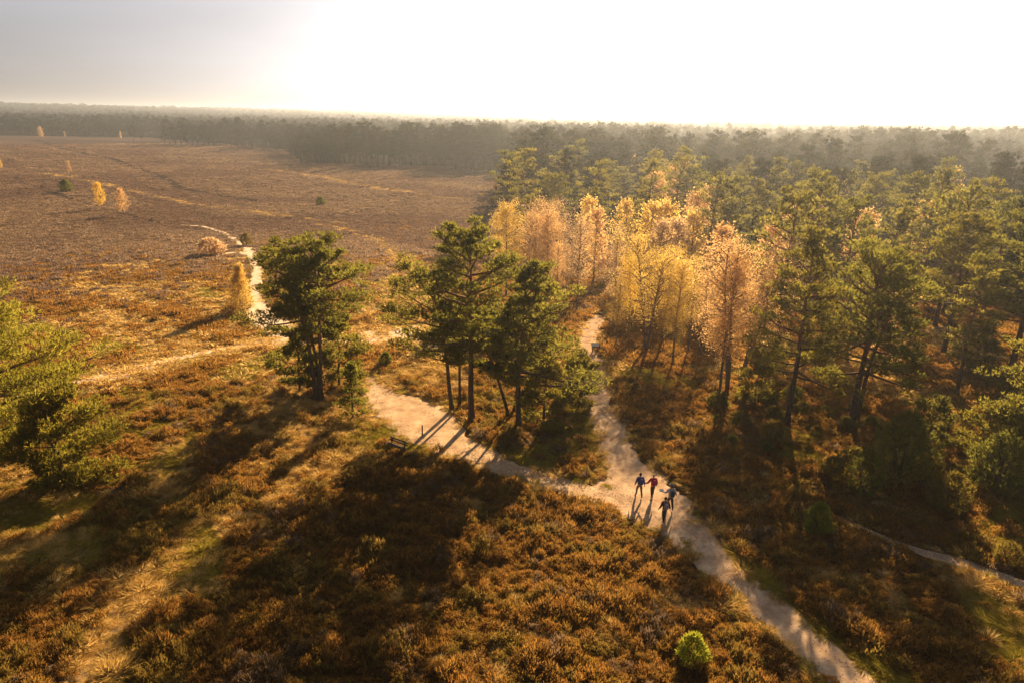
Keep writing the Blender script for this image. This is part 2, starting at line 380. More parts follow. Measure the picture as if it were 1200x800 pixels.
# ------------------------------------------------------------------ paths
def sand_material(name, c0, c1, c2, sc=1.6):
    mt, nt, o = nodes(name)
    ge = nt.nodes.new('ShaderNodeNewGeometry')
    n = nt.nodes.new('ShaderNodeTexNoise'); n.inputs['Scale'].default_value = sc; n.inputs['Detail'].default_value = 9; n.inputs['Roughness'].default_value = .7
    nt.links.new(ge.outputs['Position'], n.inputs['Vector'])
    c = ramp(nt, [c0, c0, c1, c2, c2], n.outputs[0])
    b = nt.nodes.new('ShaderNodeBsdfDiffuse'); b.inputs['Roughness'].default_value = 0
    nt.links.new(c, b.inputs[0])
    v = nt.nodes.new('ShaderNodeTexVoronoi'); v.inputs['Scale'].default_value = 5
    nt.links.new(ge.outputs['Position'], v.inputs['Vector'])
    ad = nt.nodes.new('ShaderNodeMath'); ad.operation = 'MULTIPLY_ADD'; ad.inputs[1].default_value = .25
    nt.links.new(v.outputs['Distance'], ad.inputs[0]); nt.links.new(n.outputs[0], ad.inputs[2])
    bp = nt.nodes.new('ShaderNodeBump'); bp.inputs['Strength'].default_value = .5; bp.inputs['Distance'].default_value = .05
    nt.links.new(ad.outputs[0], bp.inputs['Height']); nt.links.new(bp.outputs[0], b.inputs['Normal'])
    nt.links.new(b.outputs[0], o.inputs[0]); return mt
SAND = sand_material('shaded_path_sand', (.2, .13, .08), (.44, .31, .2), (.66, .51, .35), .8)  # darker tones put tree shade on the main path into the colour
SANDB = sand_material('bright_path_sand', (.27, .165, .1), (.47, .33, .2), (.66, .52, .35), .9)
SANDL = sand_material('pale_sand', (.45, .34, .23), (.62, .5, .36), (.72, .6, .45))

def strip(name, L, mat, dz, label):
    Q = catmull(L, .35); n = len(Q); T = np.gradient(Q[:, :2], axis=0); T /= np.linalg.norm(T, axis=1)[:, None] + 1e-9
    N = np.c_[T[:, 1], -T[:, 0]]; s = np.r_[0, np.cumsum(np.hypot(*np.diff(Q[:, :2], axis=0).T))]
    sd_ = int(abs(Q[0, 0]) * 100) % 97; cols = np.linspace(-1, 1, 13)
    el = 1 + (fbm(s * .7, s * 0 + 3.3, sd_, 5) - .5) * 1.5; er = 1 + (fbm(s * .7, s * 0 + 9.3, sd_ + 5, 5) - .5) * 1.5
    P = []
    for c in cols:
        k = np.where(c < 0, el, er) * c
        q = Q[:, :2] + N * (Q[:, 2] * k)[:, None]
        P.append(np.c_[q, terrain(q[:, 0], q[:, 1]) + dz - .035 * (abs(c) == 1)])
    P = np.stack(P, 1).reshape(-1, 3); m_ = len(cols)
    i, j = np.meshgrid(np.arange(n - 1), np.arange(m_ - 1), indexing='ij')
    F = np.stack([i * m_ + j, i * m_ + j + 1, (i + 1) * m_ + j + 1, (i + 1) * m_ + j], -1).reshape(-1, 4)
    tag(mesh_obj(name, P, F, mat, smooth=True), label, 'path', kind='structure')
strip('path', PATHS['main'], SAND, .050, 'broad sandy footpath running past the walkers into the birches')
strip('path', PATHS['side'], SANDB, .042, 'sandy side path branching off below the tall pines')
strip('path', PATHS['trail'], SAND, .050, 'narrow sandy trail through the shaded heather')
strip('sand_track', PATHS['sand'], SANDL, .060, 'pale bare sand track winding past the lone golden birch')
strip('sand_track', PATHS['patch'], SANDL, .054, 'sunlit sandy clearing with straw grass behind the pines')
strip('sand_track', PATHS['bank'], SANDL, .066, 'small spur of bare sand below the reddish bush')

# ------------------------------------------------------------------ scattered cover (geometry nodes)
def scatter(name, pts, rz, sc, idx, protos, tilt=None):
    cc = bpy.data.collections.new(name + '_kinds')
    for p in protos: cc.objects.link(p)
    me = bpy.data.meshes.new(name); me.vertices.add(len(pts)); me.vertices.foreach_set('co', np.asarray(pts, np.float32).ravel())
    a = me.attributes.new('rz', 'FLOAT_VECTOR', 'POINT')
    rot = np.zeros((len(pts), 3), np.float32); rot[:, 2] = rz
    if tilt is not None: rot[:, :2] = tilt
    a.data.foreach_set('vector', rot.ravel())
    a = me.attributes.new('sc', 'FLOAT_VECTOR', 'POINT'); sc = np.asarray(sc, np.float32)
    if sc.ndim == 1: sc = np.repeat(sc[:, None], 3, 1)
    a.data.foreach_set('vector', np.ascontiguousarray(sc).ravel())
    a = me.attributes.new('ix', 'INT', 'POINT'); a.data.foreach_set('value', np.asarray(idx, np.int32))
    o = bpy.data.objects.new(name, me); col.objects.link(o)
    ng = bpy.data.node_groups.new(name, 'GeometryNodeTree')
    ng.interface.new_socket('Geometry', in_out='INPUT', socket_type='NodeSocketGeometry')
    ng.interface.new_socket('Geometry', in_out='OUTPUT', socket_type='NodeSocketGeometry')
    N = ng.nodes; gi = N.new('NodeGroupInput'); go = N.new('NodeGroupOutput')
    ip = N.new('GeometryNodeInstanceOnPoints'); ci = N.new('GeometryNodeCollectionInfo')
    ci.inputs['Collection'].default_value = cc; ci.inputs['Separate Children'].default_value = True; ci.inputs['Reset Children'].default_value = True
    ip.inputs['Pick Instance'].default_value = True
    def na_(t, nm):
        q = N.new('GeometryNodeInputNamedAttribute'); q.data_type = t; q.inputs['Name'].default_value = nm; return q.outputs['Attribute']
    er = N.new('FunctionNodeEulerToRotation')
    L = ng.links
    L.new(gi.outputs[0], ip.inputs['Points']); L.new(ci.outputs[0], ip.inputs['Instance'])
    L.new(na_('FLOAT_VECTOR', 'rz'), er.inputs[0]); L.new(er.outputs[0], ip.inputs['Rotation'])
    L.new(na_('FLOAT_VECTOR', 'sc'), ip.inputs['Scale']); L.new(na_('INT', 'ix'), ip.inputs['Instance Index'])
    L.new(ip.outputs[0], go.inputs[0])
    md = o.modifiers.new('scatter', 'NODES'); md.node_group = ng
    return o

def blades(rg, n, r, h, wdt, lean, dome=.5, bend=0.0):
    """n thin blades spread over a disc, higher in the middle; returns V,F,tint"""
    a = rg.uniform(0, 6.283, n); q = np.sqrt(rg.uniform(0, 1, n))
    bx = r * .55 * q * np.cos(a); by = r * .55 * q * np.sin(a)
    hh = h * (1 - dome * q ** 2) * rg.uniform(.6, 1.1, n)
    a2 = a + rg.normal(0, .6, n)
    tx = bx + lean * r * (.3 + q) * np.cos(a2); ty = by + lean * r * (.3 + q) * np.sin(a2)
    p = rg.uniform(0, 6.283, n); wx = wdt * np.cos(p); wy = wdt * np.sin(p)
    z0 = hh * rg.uniform(0, .35, n)
    mz = (z0 + hh) * .55; mxx = bx + (tx - bx) * .45; myy = by + (ty - by) * .45
    V = np.stack([np.stack([bx, by, z0], -1), np.stack([mxx - wx, myy - wy, mz], -1), np.stack([tx, ty, hh], -1), np.stack([mxx + wx, myy + wy, mz], -1)], 1)
    tint = np.stack([z0 * 0, np.full(n, .55), np.ones(n), np.full(n, .55)], 1)
    V = V.reshape(-1, 3); F = np.arange(n * 4).reshape(n, 4)
    t = tint.ravel()
    return V, F, np.c_[t, t, t, np.ones(len(t))]

def heather_proto(seed, n, r, h, L, wd, mat='heather', nb=6):
    """patch of uneven heather: short sprigs over a few hummocks, woody below and faded flowers above"""
    rg = np.random.default_rng(seed); a = rg.uniform(0, 6.283, n); q = np.sqrt(rg.uniform(0, 1, n)) * (1 + .25 * np.sin(a * 3 + seed) + .15 * np.sin(a * 5 + 2 * seed))
    x_, y_ = r * q * np.cos(a), r * q * np.sin(a); z_ = np.full(n, .1 * h); gx = np.zeros(n); gy = np.zeros(n)
    for _ in range(nb):
        ba, bq = rg.uniform(0, 6.283), r * .8 * math.sqrt(rg.uniform(0, 1)); br = r * rg.uniform(.28, .55); bh = h * rg.uniform(.5, 1.1)
        ex, ey = x_ - bq * math.cos(ba), y_ - bq * math.sin(ba); e2 = (ex ** 2 + ey ** 2) / br ** 2; hz_ = bh * np.exp(-1.3 * e2)
        up = hz_ > z_; z_ = np.where(up, hz_, z_); gx = np.where(up, ex / br, gx); gy = np.where(up, ey / br, gy)
    c = np.c_[x_, y_, z_ * rg.uniform(.45, 1.0, n)]
    d = np.c_[gx * .55, gy * .55, np.full(n, .9)] + rg.normal(0, .33, (n, 3)); d /= np.linalg.norm(d, axis=1)[:, None]
    p = np.cross(d, rg.normal(0, 1, (n, 3))); p /= np.linalg.norm(p, axis=1)[:, None]
    l = L * rg.uniform(.5, 1.35, (n, 1))
    V = np.stack([c - d * l * .3, c + d * l * .35 + p * wd, c + d * l, c + d * l * .35 - p * wd], 1).reshape(-1, 3)
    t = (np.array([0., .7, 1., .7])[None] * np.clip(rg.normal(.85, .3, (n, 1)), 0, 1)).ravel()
    return mesh_obj('heather_clump', V, np.arange(n * 4).reshape(n, 4), M[mat], parent=False, attr=np.c_[t, t, t, np.ones(len(t))])
def grass_proto(seed, n, r, h, wd, mat):
    rg = np.random.default_rng(seed)
    V, F, t = blades(rg, n, r, h, wd, .9, .3)
    return mesh_obj('grass_tuft', V, F, M[mat], parent=False, attr=t)

def jitter_polar(r0, r1, spacing, az0=-46, az1=46, grow=0.0):
    """roughly even scatter over a ring sector; spacing grows with distance"""
    pts = []; r = r0
    while r < r1:
        s = spacing * (1 + grow * (r - r0)); n = int(r * math.radians(az1 - az0) / s)
        a = np.radians(az0 + (az1 - az0) * (np.arange(n) + rng.uniform(0, 1, n)) / max(1, n)); q = r + rng.uniform(-.5, .5, n) * s
        pts.append(np.c_[q * np.sin(a), q * np.cos(a), np.full(n, s)]); r += s
    return np.vstack(pts)

P = np.vstack([jitter_polar(17, 75, .42), jitter_polar(75, 170, .52, grow=.006), jitter_polar(170, 620, 1.05, az0=-46, az1=6, grow=.006)])
x, y, sp = P.T
sand, wb, wm = zones(x, y); fo = in_poly(x, y, FOREST); td = np.minimum(dist_line(x, y, TRACK), dist_line(x, y, TRACK2))
edge = sand + (fbm(x / .9, y / .9, 77, 3) - .5) * .9
u0 = rng.uniform(0, 1, len(x))
inpatch = dist_line(x, y, PATHS['patch']) < 0
creep = (sand > -.45) & (dist_line(x, y, PATHS['trail']) > .3) & (u0 < .22) & (edge < 0)
ok = ((edge > .0) & (dist_line(x, y, PATHS['trail']) > .12) | creep | (inpatch & (rng.uniform(0, 1, len(x)) < .42))) & ~(fo & (np.hypot(x, y) > 130)) & (td + (fbm(x / 9, y / 9, 88, 3) - .5) * 2.2 > .1)
u = rng.uniform(0, 1, len(x))
kind = np.where(u < wm * .85, 2, np.where(u < wm * .85 + wb * .85, 1, 0))
kind = np.where(inpatch, 1, np.where(creep, 1 + (u0 < .11), kind))
gap = fbm(x / 1.3, y / 1.3, 91, 2)
thin = (kind == 0) & (gap < .36) & (np.hypot(x, y) < 75)
near = (sand < .5) & (kind == 0) & (u > .35); kind = np.where(near, np.where(u > .7, 2, 1), kind)
z = terrain(x, y)
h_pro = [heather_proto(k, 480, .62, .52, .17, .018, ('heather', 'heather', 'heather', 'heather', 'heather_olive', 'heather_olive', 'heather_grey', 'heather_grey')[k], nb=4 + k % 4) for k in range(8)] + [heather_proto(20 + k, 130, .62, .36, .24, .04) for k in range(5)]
g_pro = [grass_proto(40 + k, 120, .4, .3, .013, 'grass') for k in range(3)] + [grass_proto(60 + k, 24, .36, .28, .04, 'grass') for k in range(2)]
m_pro = [grass_proto(80 + k, 130, .4, .2, .014, 'moss') for k in range(3)] + [grass_proto(90 + k, 26, .36, .2, .045, 'moss') for k in range(2)]
def put(name, sel, protos, nnear, k0, label, cat):
    n = int(sel.sum()); q = np.c_[x, y, z - .02][sel]; d = np.hypot(q[:, 0], q[:, 1]); s_ = sp[sel]
    lump = .3 + 1.4 * fbm(q[:, 0] / 1.3, q[:, 1] / 1.3, 15, 2)
    sc = rng.uniform(.75, 1.25, n) * k0 * np.maximum(1, s_ / .52) ** .8 * lump
    sc3 = np.c_[sc, sc, sc * rng.uniform(.8, 1.15, n) / np.maximum(1, s_ / .62) ** .45]
    ix = np.where(d < 62, rng.integers(0, nnear, n), nnear + rng.integers(0, len(protos) - nnear, n))
    sc3[:, 2] *= 1 - .62 * sstep(80, 180, d)
    if name == 'heather':
        n1 = fbm(q[:, 0] / 1.8, q[:, 1] / 1.8, 101, 4) + rng.normal(0, .08, n); n2 = fbm(q[:, 0] / 1.2, q[:, 1] / 1.2, 131, 3) + rng.normal(0, .09, n)
        west = sstep(-2, -14, q[:, 0]) * .09
        nk = np.where(n1 + west > .66, 4 + rng.integers(0, 2, n), np.where(n2 > .74, 6 + rng.integers(0, 2, n), rng.integers(0, 4, n))); ix = np.where(ix < 8, nk, ix)
        sc3[:, 2] *= rng.uniform(.6, 1.3, n)
    if name == 'far_heather': ix = np.where(fbm(q[:, 0] / 30 + q[:, 1] / 90, q[:, 1] / 22, 37, 4) + rng.normal(0, .05, n) < .5, 0, 3) + rng.integers(0, 3, n)
    tag(scatter(name, q, rng.uniform(0, 6.28, n), sc3, ix, protos, rng.normal(0, .12, (n, 2))), label, cat, kind='stuff')
o_pro = [heather_proto(30 + k, 110, .62, .3, .22, .045, ('heather_cool', 'heather_pale')[k // 3]) for k in range(6)]
dx = np.hypot(x, y); distant = rng.uniform(0, 1, len(x)) < sstep(80, 165, dx + 70 * (fbm(x / 25, y / 25, 71, 3) - .5) - .2 * x)
put('heather', ok & (kind == 0) & ~distant, h_pro, 8, .8, 'rust brown faded heather covering the open heath', 'heather')
put('far_heather', ok & (kind == 0) & distant, o_pro, 3, 1.0, 'dull mauve brown old heather on the far heath', 'heather')
put('dry_grass', ok & (kind == 1), g_pro, 3, 1.05, 'pale straw coloured dry grass in patches between heather', 'grass')
put('green_grass', ok & (kind == 2), m_pro, 3, 1.0, 'yellow green grass and moss along the path edges', 'grass')

# pebbles and clods on the paths
def pebble(seed):
    rg = np.random.default_rng(seed); V = []; 
    for k in range(3):
        for a_ in range(6):
            e = math.radians((-10, 30, 75)[k]); q_ = a_ * 1.047 + k * .5; rr_ = .035 * rg.uniform(.75, 1.2); V.append((rr_ * math.cos(q_) * math.cos(e), rr_ * math.sin(q_) * math.cos(e), rr_ * .7 * math.sin(e)))
    F = [(k * 6 + a_, k * 6 + (a_ + 1) % 6, k * 6 + 6 + (a_ + 1) % 6, k * 6 + 6 + a_) for k in range(2) for a_ in range(6)] + [tuple(range(12, 18))]
    return mesh_obj('pebble', np.array(V), F, M['pebble'], parent=False)
M['pebble'] = plain('pebble_stone', (.42, .33, .24), .4, 9, .9, 0)
pp = []
for k_ in ('main', 'side', 'trail'):
    Q = catmull(PATHS[k_], .3); m_ = rng.integers(0, len(Q), 2600); off = rng.normal(0, .55, (2600, 2)) * Q[m_, 2:3]; pp.append(Q[m_, :2] + off)
pp = np.vstack(pp); sd_, _, _ = zones(pp[:, 0], pp[:, 1]); pp = pp[(sd_ < .1) & (sd_ > -1.6)]; n = len(pp)
tag(scatter('pebbles', np.c_[pp, terrain(pp[:, 0], pp[:, 1]) + .05], rng.uniform(0, 6.28, n), rng.uniform(.25, 1.0, n), rng.integers(0, 4, n), [pebble(k) for k in range(4)]), 'scattered pebbles and clods on the sandy paths', 'pebbles', kind='stuff')

# ------------------------------------------------------------------ trees
def tube(P, rad, sides=6):
    P = np.asarray(P, float); n = len(P); T = np.gradient(P, axis=0); T /= np.linalg.norm(T, axis=1)[:, None] + 1e-9
    ref = np.where(abs(T[:, 2:3]) > .9, np.array([[1., 0, 0]]), np.array([[0., 0, 1]]))
    U = np.cross(T, ref); U /= np.linalg.norm(U, axis=1)[:, None] + 1e-9; W = np.cross(T, U)
    a = np.linspace(0, 2 * np.pi, sides, endpoint=False)
    V = P[:, None] + np.asarray(rad)[:, None, None] * (np.cos(a)[None, :, None] * U[:, None] + np.sin(a)[None, :, None] * W[:, None])
    i, j = np.meshgrid(np.arange(n - 1), np.arange(sides), indexing='ij'); j2 = (j + 1) % sides
    F = np.stack([i * sides + j, i * sides + j2, (i + 1) * sides + j2, (i + 1) * sides + j], -1).reshape(-1, 4)
    return V.reshape(-1, 3), F

def joinm(parts):
    Vs, Fs, o = [], [], 0
    for V, F in parts: Vs.append(V); Fs.append(F + o); o += len(V)
    return np.vstack(Vs), np.vstack(Fs)

def tufts(rg, c, d, L, wd, k, spread):
    """k narrow triangles per centre c around direction d"""
    n = len(c); c = np.repeat(c, k, 0); d = np.repeat(d, k, 0) + rg.normal(0, spread, (n * k, 3))
    d /= np.linalg.norm(d, axis=1)[:, None] + 1e-9
    p = np.cross(d, rg.normal(0, 1, (n * k, 3))); p /= np.linalg.norm(p, axis=1)[:, None] + 1e-9
    l = L * rg.uniform(.6, 1.2, (n * k, 1)); mid = c + d * l * .45
    V = np.stack([c, mid + p * wd, c + d * l, mid - p * wd], 1).reshape(-1, 3)
    return V, np.arange(n * k * 4).reshape(-1, 4)

def pine_mesh(seed, H, cb, Rc, nl, shape='dome', lean=(0, 0), pads=6, tpp=18, k=3, tl=.3, tw=.045, sides=7, wig=.25, r0=None, oneside=None, stubs=True):
    rg = np.random.default_rng(seed)
    nt = 12; t = np.linspace(0, 1, nt); ph = rg.uniform(0, 6.28, 4)
    cx = lean[0] * t ** 1.3 + wig * np.sin(t * 5 + ph[0]) * t + wig * .5 * np.sin(t * 11 + ph[1]) * t
    cy = lean[1] * t ** 1.3 + wig * np.sin(t * 4.3 + ph[2]) * t
    cx -= cx[0]; cy -= cy[0]
    TP = np.c_[cx, cy, t * H * .97 - .15]
    r0 = r0 or .0125 * H + .03
    tr = r0 * (1 - t) ** .75 + .02; tr[0] *= 1.35
    parts = [tube(TP, tr, sides)]
    def at(tt): return np.array([np.interp(tt, t, TP[:, q]) for q in range(3)])
    pc, pr, pd = [], [], []
    for i in range(nl):
        s = (i + rg.uniform(0, 1)) / nl; tt = cb + (1 - cb) * s * .98
        if shape == 'dome': pf = (math.sin(math.pi * (.22 + .70 * s))) ** .7
        elif shape == 'cone': pf = (1 - s) ** .8 * .95 + .12
        elif shape == 'round': pf = math.sqrt(max(.04, 1 - (2 * s - .85) ** 2 / 1.4))
        else: pf = .45 + .55 * math.sin(math.pi * min(1, s * 1.05)) if s < .95 else .3
        a = i * 2.39996 + rg.uniform(-.6, .6)
        ln = Rc * pf * rg.uniform(.62, 1.15)
        if oneside is not None: ln *= 1 + .45 * math.cos(a - oneside)
        el = (-.12 + .95 * s ** 1.6) + rg.normal(0, .12)
        b = at(tt); dirv = np.array([math.cos(a) * math.cos(el), math.sin(a) * math.cos(el), math.sin(el)])
        q = np.linspace(0, 1, 5)[:, None]
        LP = b + dirv * ln * q + np.array([0, 0, 1]) * ln * .16 * (q ** 2) + rg.normal(0, .03 * ln, (5, 3)) * q
        lr = (.02 + .022 * ln ** .8 * r0 / .2) * (1 - q[:, 0]) ** .8 + .008
        parts.append(tube(LP, lr, 4 if k < 3 else 5))
        for j in range(max(2, int(round(pads * min(1, .25 + ln / 2.2))))):
            f = rg.uniform(.3, 1.02) ** .75
            p = b + (LP[-1] - b) * f; side = np.array([-math.sin(a), math.cos(a), 0]) * rg.normal(0, .25) * ln * (1.15 - f * .5)
            c = p + side + np.array([0, 0, rg.uniform(-.05, .28)])
            if k >= 3 and abs(np.linalg.norm(side)) > .25:
                parts.append(tube(np.array([b + (LP[-1] - b) * f * .8, (p + c) / 2, c]), [.018, .013, .006], 3))
            pc.append(c); pr.append(rg.uniform(.45, .85) * (.55 + .12 * ln)); pd.append(dirv)
    if stubs:
        for i in range(5):
            tt = rg.uniform(cb * .45, cb); b = at(tt); a = rg.uniform(0, 6.28); ln = rg.uniform(.4, 1.3)
            parts.append(tube(np.array([b, b + np.array([math.cos(a), math.sin(a), .1]) * ln]), [.025, .008], 3))
    top = at(.985)
    for _ in range(3): pc.append(top + rg.normal(0, .25, 3) * np.array([1, 1, .8]) - [0, 0, .2]); pr.append(.45); pd.append(np.array([0, 0, 1.]))
    pc = np.array(pc); pr = np.array(pr); pd = np.array(pd)
    n = len(pc); e = rg.normal(0, 1, (n, tpp, 3)); e /= np.linalg.norm(e, axis=2)[:, :, None]; e *= rg.uniform(.2, 1, (n, tpp, 1)) ** .5
    c = pc[:, None] + e * pr[:, None, None] * np.array([1, 1, .42])
    d = pd[:, None] * .45 + e * .6 + np.array([0, 0, .75])
    crown = tufts(rg, c.reshape(-1, 3), d.reshape(-1, 3), tl, tw, k, .55)
    return joinm(parts), crown

def birch_mesh(seed, H, cb, Rc, nl, leaves, ls, stems=1, droop=.25, shape='dome', r0=None):
    rg = np.random.default_rng(seed); parts = []; tips = []
    for sidx in range(stems):
        nt = 10; t = np.linspace(0, 1, nt); ph = rg.uniform(0, 6.28, 3); la = rg.uniform(0, 6.28); lm = (0 if stems == 1 else .16 * H) * rg.uniform(.6, 1)
        hh = H * (1 if sidx == 0 else rg.uniform(.8, .98))
        TP = np.c_[math.cos(la) * lm * t + .18 * np.sin(4 * t + ph[0]) * t, math.sin(la) * lm * t + .18 * np.sin(5 * t + ph[1]) * t, t * hh * .97 - .1]
        r_ = (r0 or .0085 * H + .02); parts.append(tube(TP, r_ * (1 - t) ** .8 + .012, 6))
        def at(tt): return np.array([np.interp(tt, t, TP[:, q]) for q in range(3)])
        for i in range(nl // stems):
            s = (i + rg.uniform(0, 1)) / (nl // stems); tt = cb + (1 - cb) * s * .96
            pf = math.sin(math.pi * (.22 + .60 * s)) ** .7 if shape == 'dome' else math.sin(math.pi * (.16 + .76 * s)) ** .8 if shape == 'oval' else (1 - s) ** .75 * .9 + .1
            a = i * 2.39996 + rg.uniform(-.7, .7); ln = Rc * pf * rg.uniform(.6, 1.1); el = .45 + .5 * s + rg.normal(0, .12)
            b = at(tt); dv = np.array([math.cos(a) * math.cos(el), math.sin(a) * math.cos(el), math.sin(el)])
            q = np.linspace(0, 1, 5)[:, None]; LP = b + dv * ln * q - np.array([0, 0, 1]) * droop * ln * q ** 3 + rg.normal(0, .04 * ln, (5, 3)) * q
            parts.append(tube(LP, .012 + .014 * ln * (1 - q[:, 0]), 4))
            for j in range(9):
                f = rg.uniform(.12, 1.0) ** .6; p = b + (LP[-1] - b) * f + np.clip(rg.normal(0, .15 * ln, 3), -.3 * ln, .3 * ln); tips.append(p)
                if j < 3: parts.append(tube(np.array([b + (LP[-1] - b) * f * .8, p]), [.012, .005], 3))
        tips += [at(.97) + rg.normal(0, .2, 3) for _ in range(5)]
    tips = np.array(tips); n = len(tips); per = max(1, leaves // n)
    c = tips[:, None] + rg.normal(0, 1, (n, per, 3)) * np.array([.27, .27, .3]) * min(1.0, Rc / 3.2)
    c = c.reshape(-1, 3); d = rg.normal(0, 1, c.shape) + np.array([0, 0, -.3])
    d /= np.linalg.norm(d, axis=1)[:, None]; p = np.cross(d, rg.normal(0, 1, c.shape)); p /= np.linalg.norm(p, axis=1)[:, None]
    l = ls * rg.uniform(.6, 1.3, (len(c), 1))
    V = np.stack([c - d * l * .6, c + p * l * .42, c + d * l * .6, c - p * l * .42], 1).reshape(-1, 3)
    return joinm(parts), (V, np.arange(len(V)).reshape(-1, 4))

def bush_mesh(seed, H, Rb, n, L, wd, k=3, pointy=.5):
    """upright rounded evergreen bush: shoots starting inside, reaching through the surface"""
    rg = np.random.default_rng(seed); t = rg.uniform(0.02, 1, n); a = rg.uniform(0, 6.28, n)
    pr = np.sin(np.pi * np.clip(.18 + .8 * t, 0, 1)) ** (.6 + pointy * .6); lump = 1 + .22 * np.sin(a * 3 + t * 5 + seed) + .12 * np.sin(a * 7 - t * 9)
    q = rg.uniform(.35, 1, n) ** .5; rr_ = Rb * pr * lump * q
    c = np.c_[rr_ * np.cos(a), rr_ * np.sin(a), t * H * .92 * (1 + .05 * np.sin(a * 5))]
    d = np.c_[np.cos(a) * .5, np.sin(a) * .5, .8 + t * 0]
    stems = []
    for i in range(6):
        b = rg.uniform(0, 6.28); stems.append(tube(np.array([[0, 0, -.05], [math.cos(b) * Rb * .25, math.sin(b) * Rb * .25, H * .35], [math.cos(b) * Rb * .5, math.sin(b) * Rb * .5, H * .7]]), [.05 * H / 2, .03 * H / 2, .01], 4))
    return joinm(stems), tufts(rg, c, d, L, wd, k, .35)

def add_tree(kind, meshes, mats, loc, rz=0, scale=1, label=None, cat='tree', group=None, names=('trunk', 'crown')):
    """meshes: ((V,F),(V,F)) or a pair of ready Mesh datablocks"""
    x_, y_ = loc[:2]; z_ = float(terrain(x_, y_)) if len(loc) < 3 else loc[2]
    e = empty(kind, (x_, y_, z_), rz, scale); tag(e, label, cat, group)
    for (d, nm, mt) in zip(meshes, names, mats):
        if isinstance(d, bpy.types.Mesh):
            o = bpy.data.objects.new(nm, d); col.objects.link(o); o.parent = e
            if mt is not None and d.materials[0] != mt: o.material_slots[0].link = 'OBJECT'; o.material_slots[0].material = mt
        else: o = mesh_obj(nm, d[0], d[1], mt, e, smooth=(nm == 'trunk'))
    return e

hero_xy = []
def hero_pine(px, top, label, seed, cb, Rc, nl, shape='dome', mat='pine', lean=(0, 0), group=None, **kw):
    xy = gp(*px); z0 = float(terrain(*xy)); H = height_to(xy, top) - z0; hero_xy.append(xy)
    kw.setdefault('pads', 7); kw.setdefault('tpp', 27)
    me = pine_mesh(seed, H, cb, Rc, nl, shape, lean, **kw)
    add_tree('pine_tree', me, (M['bark'], M[mat]), xy, 0, 1, label, 'pine', group)

# left trio of pines with merged crown
hero_pine((371, 468), 300, 'slim pine with bare curved trunk, left of the trio beside the small bushy pine', 11, .5, 3.5, 26, lean=(-1.2, .3), oneside=3.1, r0=.17)
hero_pine((374, 464), 318, 'thinnest pine of the trio, its trunk crossing behind the other two', 12, .55, 2.6, 17, lean=(-.5, 1.2), r0=.12)
hero_pine((377, 469), 292, 'tallest pine of the trio with straight trunk and flat spreading crown', 13, .6, 4.3, 28, lean=(.4, 0), r0=.18)
hero_pine((398, 452), 372, 'low spreading young pine right behind the pine trio', 14, .12, 2.5, 24, 'round', 'pine_y', r0=.1, stubs=False)
hero_pine((352, 458), 392, 'low dark young pine left behind the pine trio', 15, .12, 2.3, 20, 'round', 'pine', r0=.1, stubs=False)
hero_pine((414, 490), 424, 'small upright bushy pine beside the trio at the sandy path end', 16, .1, 1.15, 22, 'cone', 'pine', pads=4, tpp=16, r0=.07, stubs=False, wig=.08)
# centre clump
hero_pine((530, 481), 330, 'pine with trunk bowed outward, beside the bench side of the clump', 21, .4, 3.6, 26, lean=(-1.5, 0), oneside=3.14, r0=.17)
hero_pine((538, 478), 345, 'slender pine leaning behind the bowed trunk in the clump', 22, .5, 2.2, 14, lean=(.6, .6), r0=.11)
hero_pine((553, 493), 274, 'tallest pine of the central clump with thick straight trunk and broad crown', 23, .4, 4.4, 40, lean=(-.3, 0), r0=.23)
hero_pine((596, 489), 372, 'crooked pine leaning away from the footpath inside the clump', 24, .5, 2.3, 15, lean=(-2.6, .5), r0=.13)
hero_pine((602, 484), 350, 'thin pine tucked behind the straight trunk nearest the footpath', 25, .45, 2.4, 16, lean=(1.2, 1.0), r0=.12)
hero_pine((607, 504), 306, 'tapering pine of the clump nearest the footpath with layered branches', 26, .3, 4.2, 40, 'cone', lean=(.3, 0), r0=.2, oneside=0)
hero_pine((636, 503), 425, 'young pine with low yellowish boughs beside the tapering pine', 28, .1, 2.0, 20, 'round', 'pine_y', r0=.1, stubs=False)
hero_pine((678, 478), 418, 'small light green pine leaning over the footpath edge', 29, .1, 1.7, 18, 'round', 'pine_y', r0=.08, stubs=False)
# pine at the left border
hero_pine((-26, 560), 352, 'big light green pine with wide low boughs over the blond grass', 31, .14, 5.6, 58, 'tiers', 'pine_edge', lean=(-.4, .5), oneside=0, r0=.24, tpp=30, pads=13, k=4, tl=.34, tw=.032)
hero_pine((75, 570), 470, 'low spreading pine with yellowish boughs beneath the big border pine', 32, .05, 2.9, 30, 'round', 'pine_y', r0=.12, stubs=False, oneside=0, pads=9, tpp=30)
# right edge of the forest
hero_pine((922, 497), 266, 'tall pine with open layered boughs at the forest edge, behind the lone juniper', 41, .26, 4.5, 36, 'cone', 'pine_y', r0=.2, tpp=18)
hero_pine((997, 500), 300, 'broad rounded pine with thick forked trunk at the forest edge', 42, .34, 5.2, 40, 'dome', 'pine', r0=.26, tpp=20)
hero_pine((1003, 496), 320, 'second stem pine pressed against the thick forked trunk', 43, .5, 3.4, 22, 'dome', 'pine', lean=(1.5, .8), r0=.17)
hero_pine((1105, 414), 258, 'flat topped pine at the sunny forest glade', 44, .38, 4.7, 32, 'dome', 'pine_y', r0=.24)
hero_pine((1182, 446), 255, 'stout dark trunked pine at the far side of the sunny glade', 45, .36, 4.8, 34, 'dome', 'pine', r0=.28)
hero_pine((1225, 560), 330, 'dark pine towering over the shaded trail end', 46, .3, 4.8, 36, 'cone', 'pine', r0=.22)

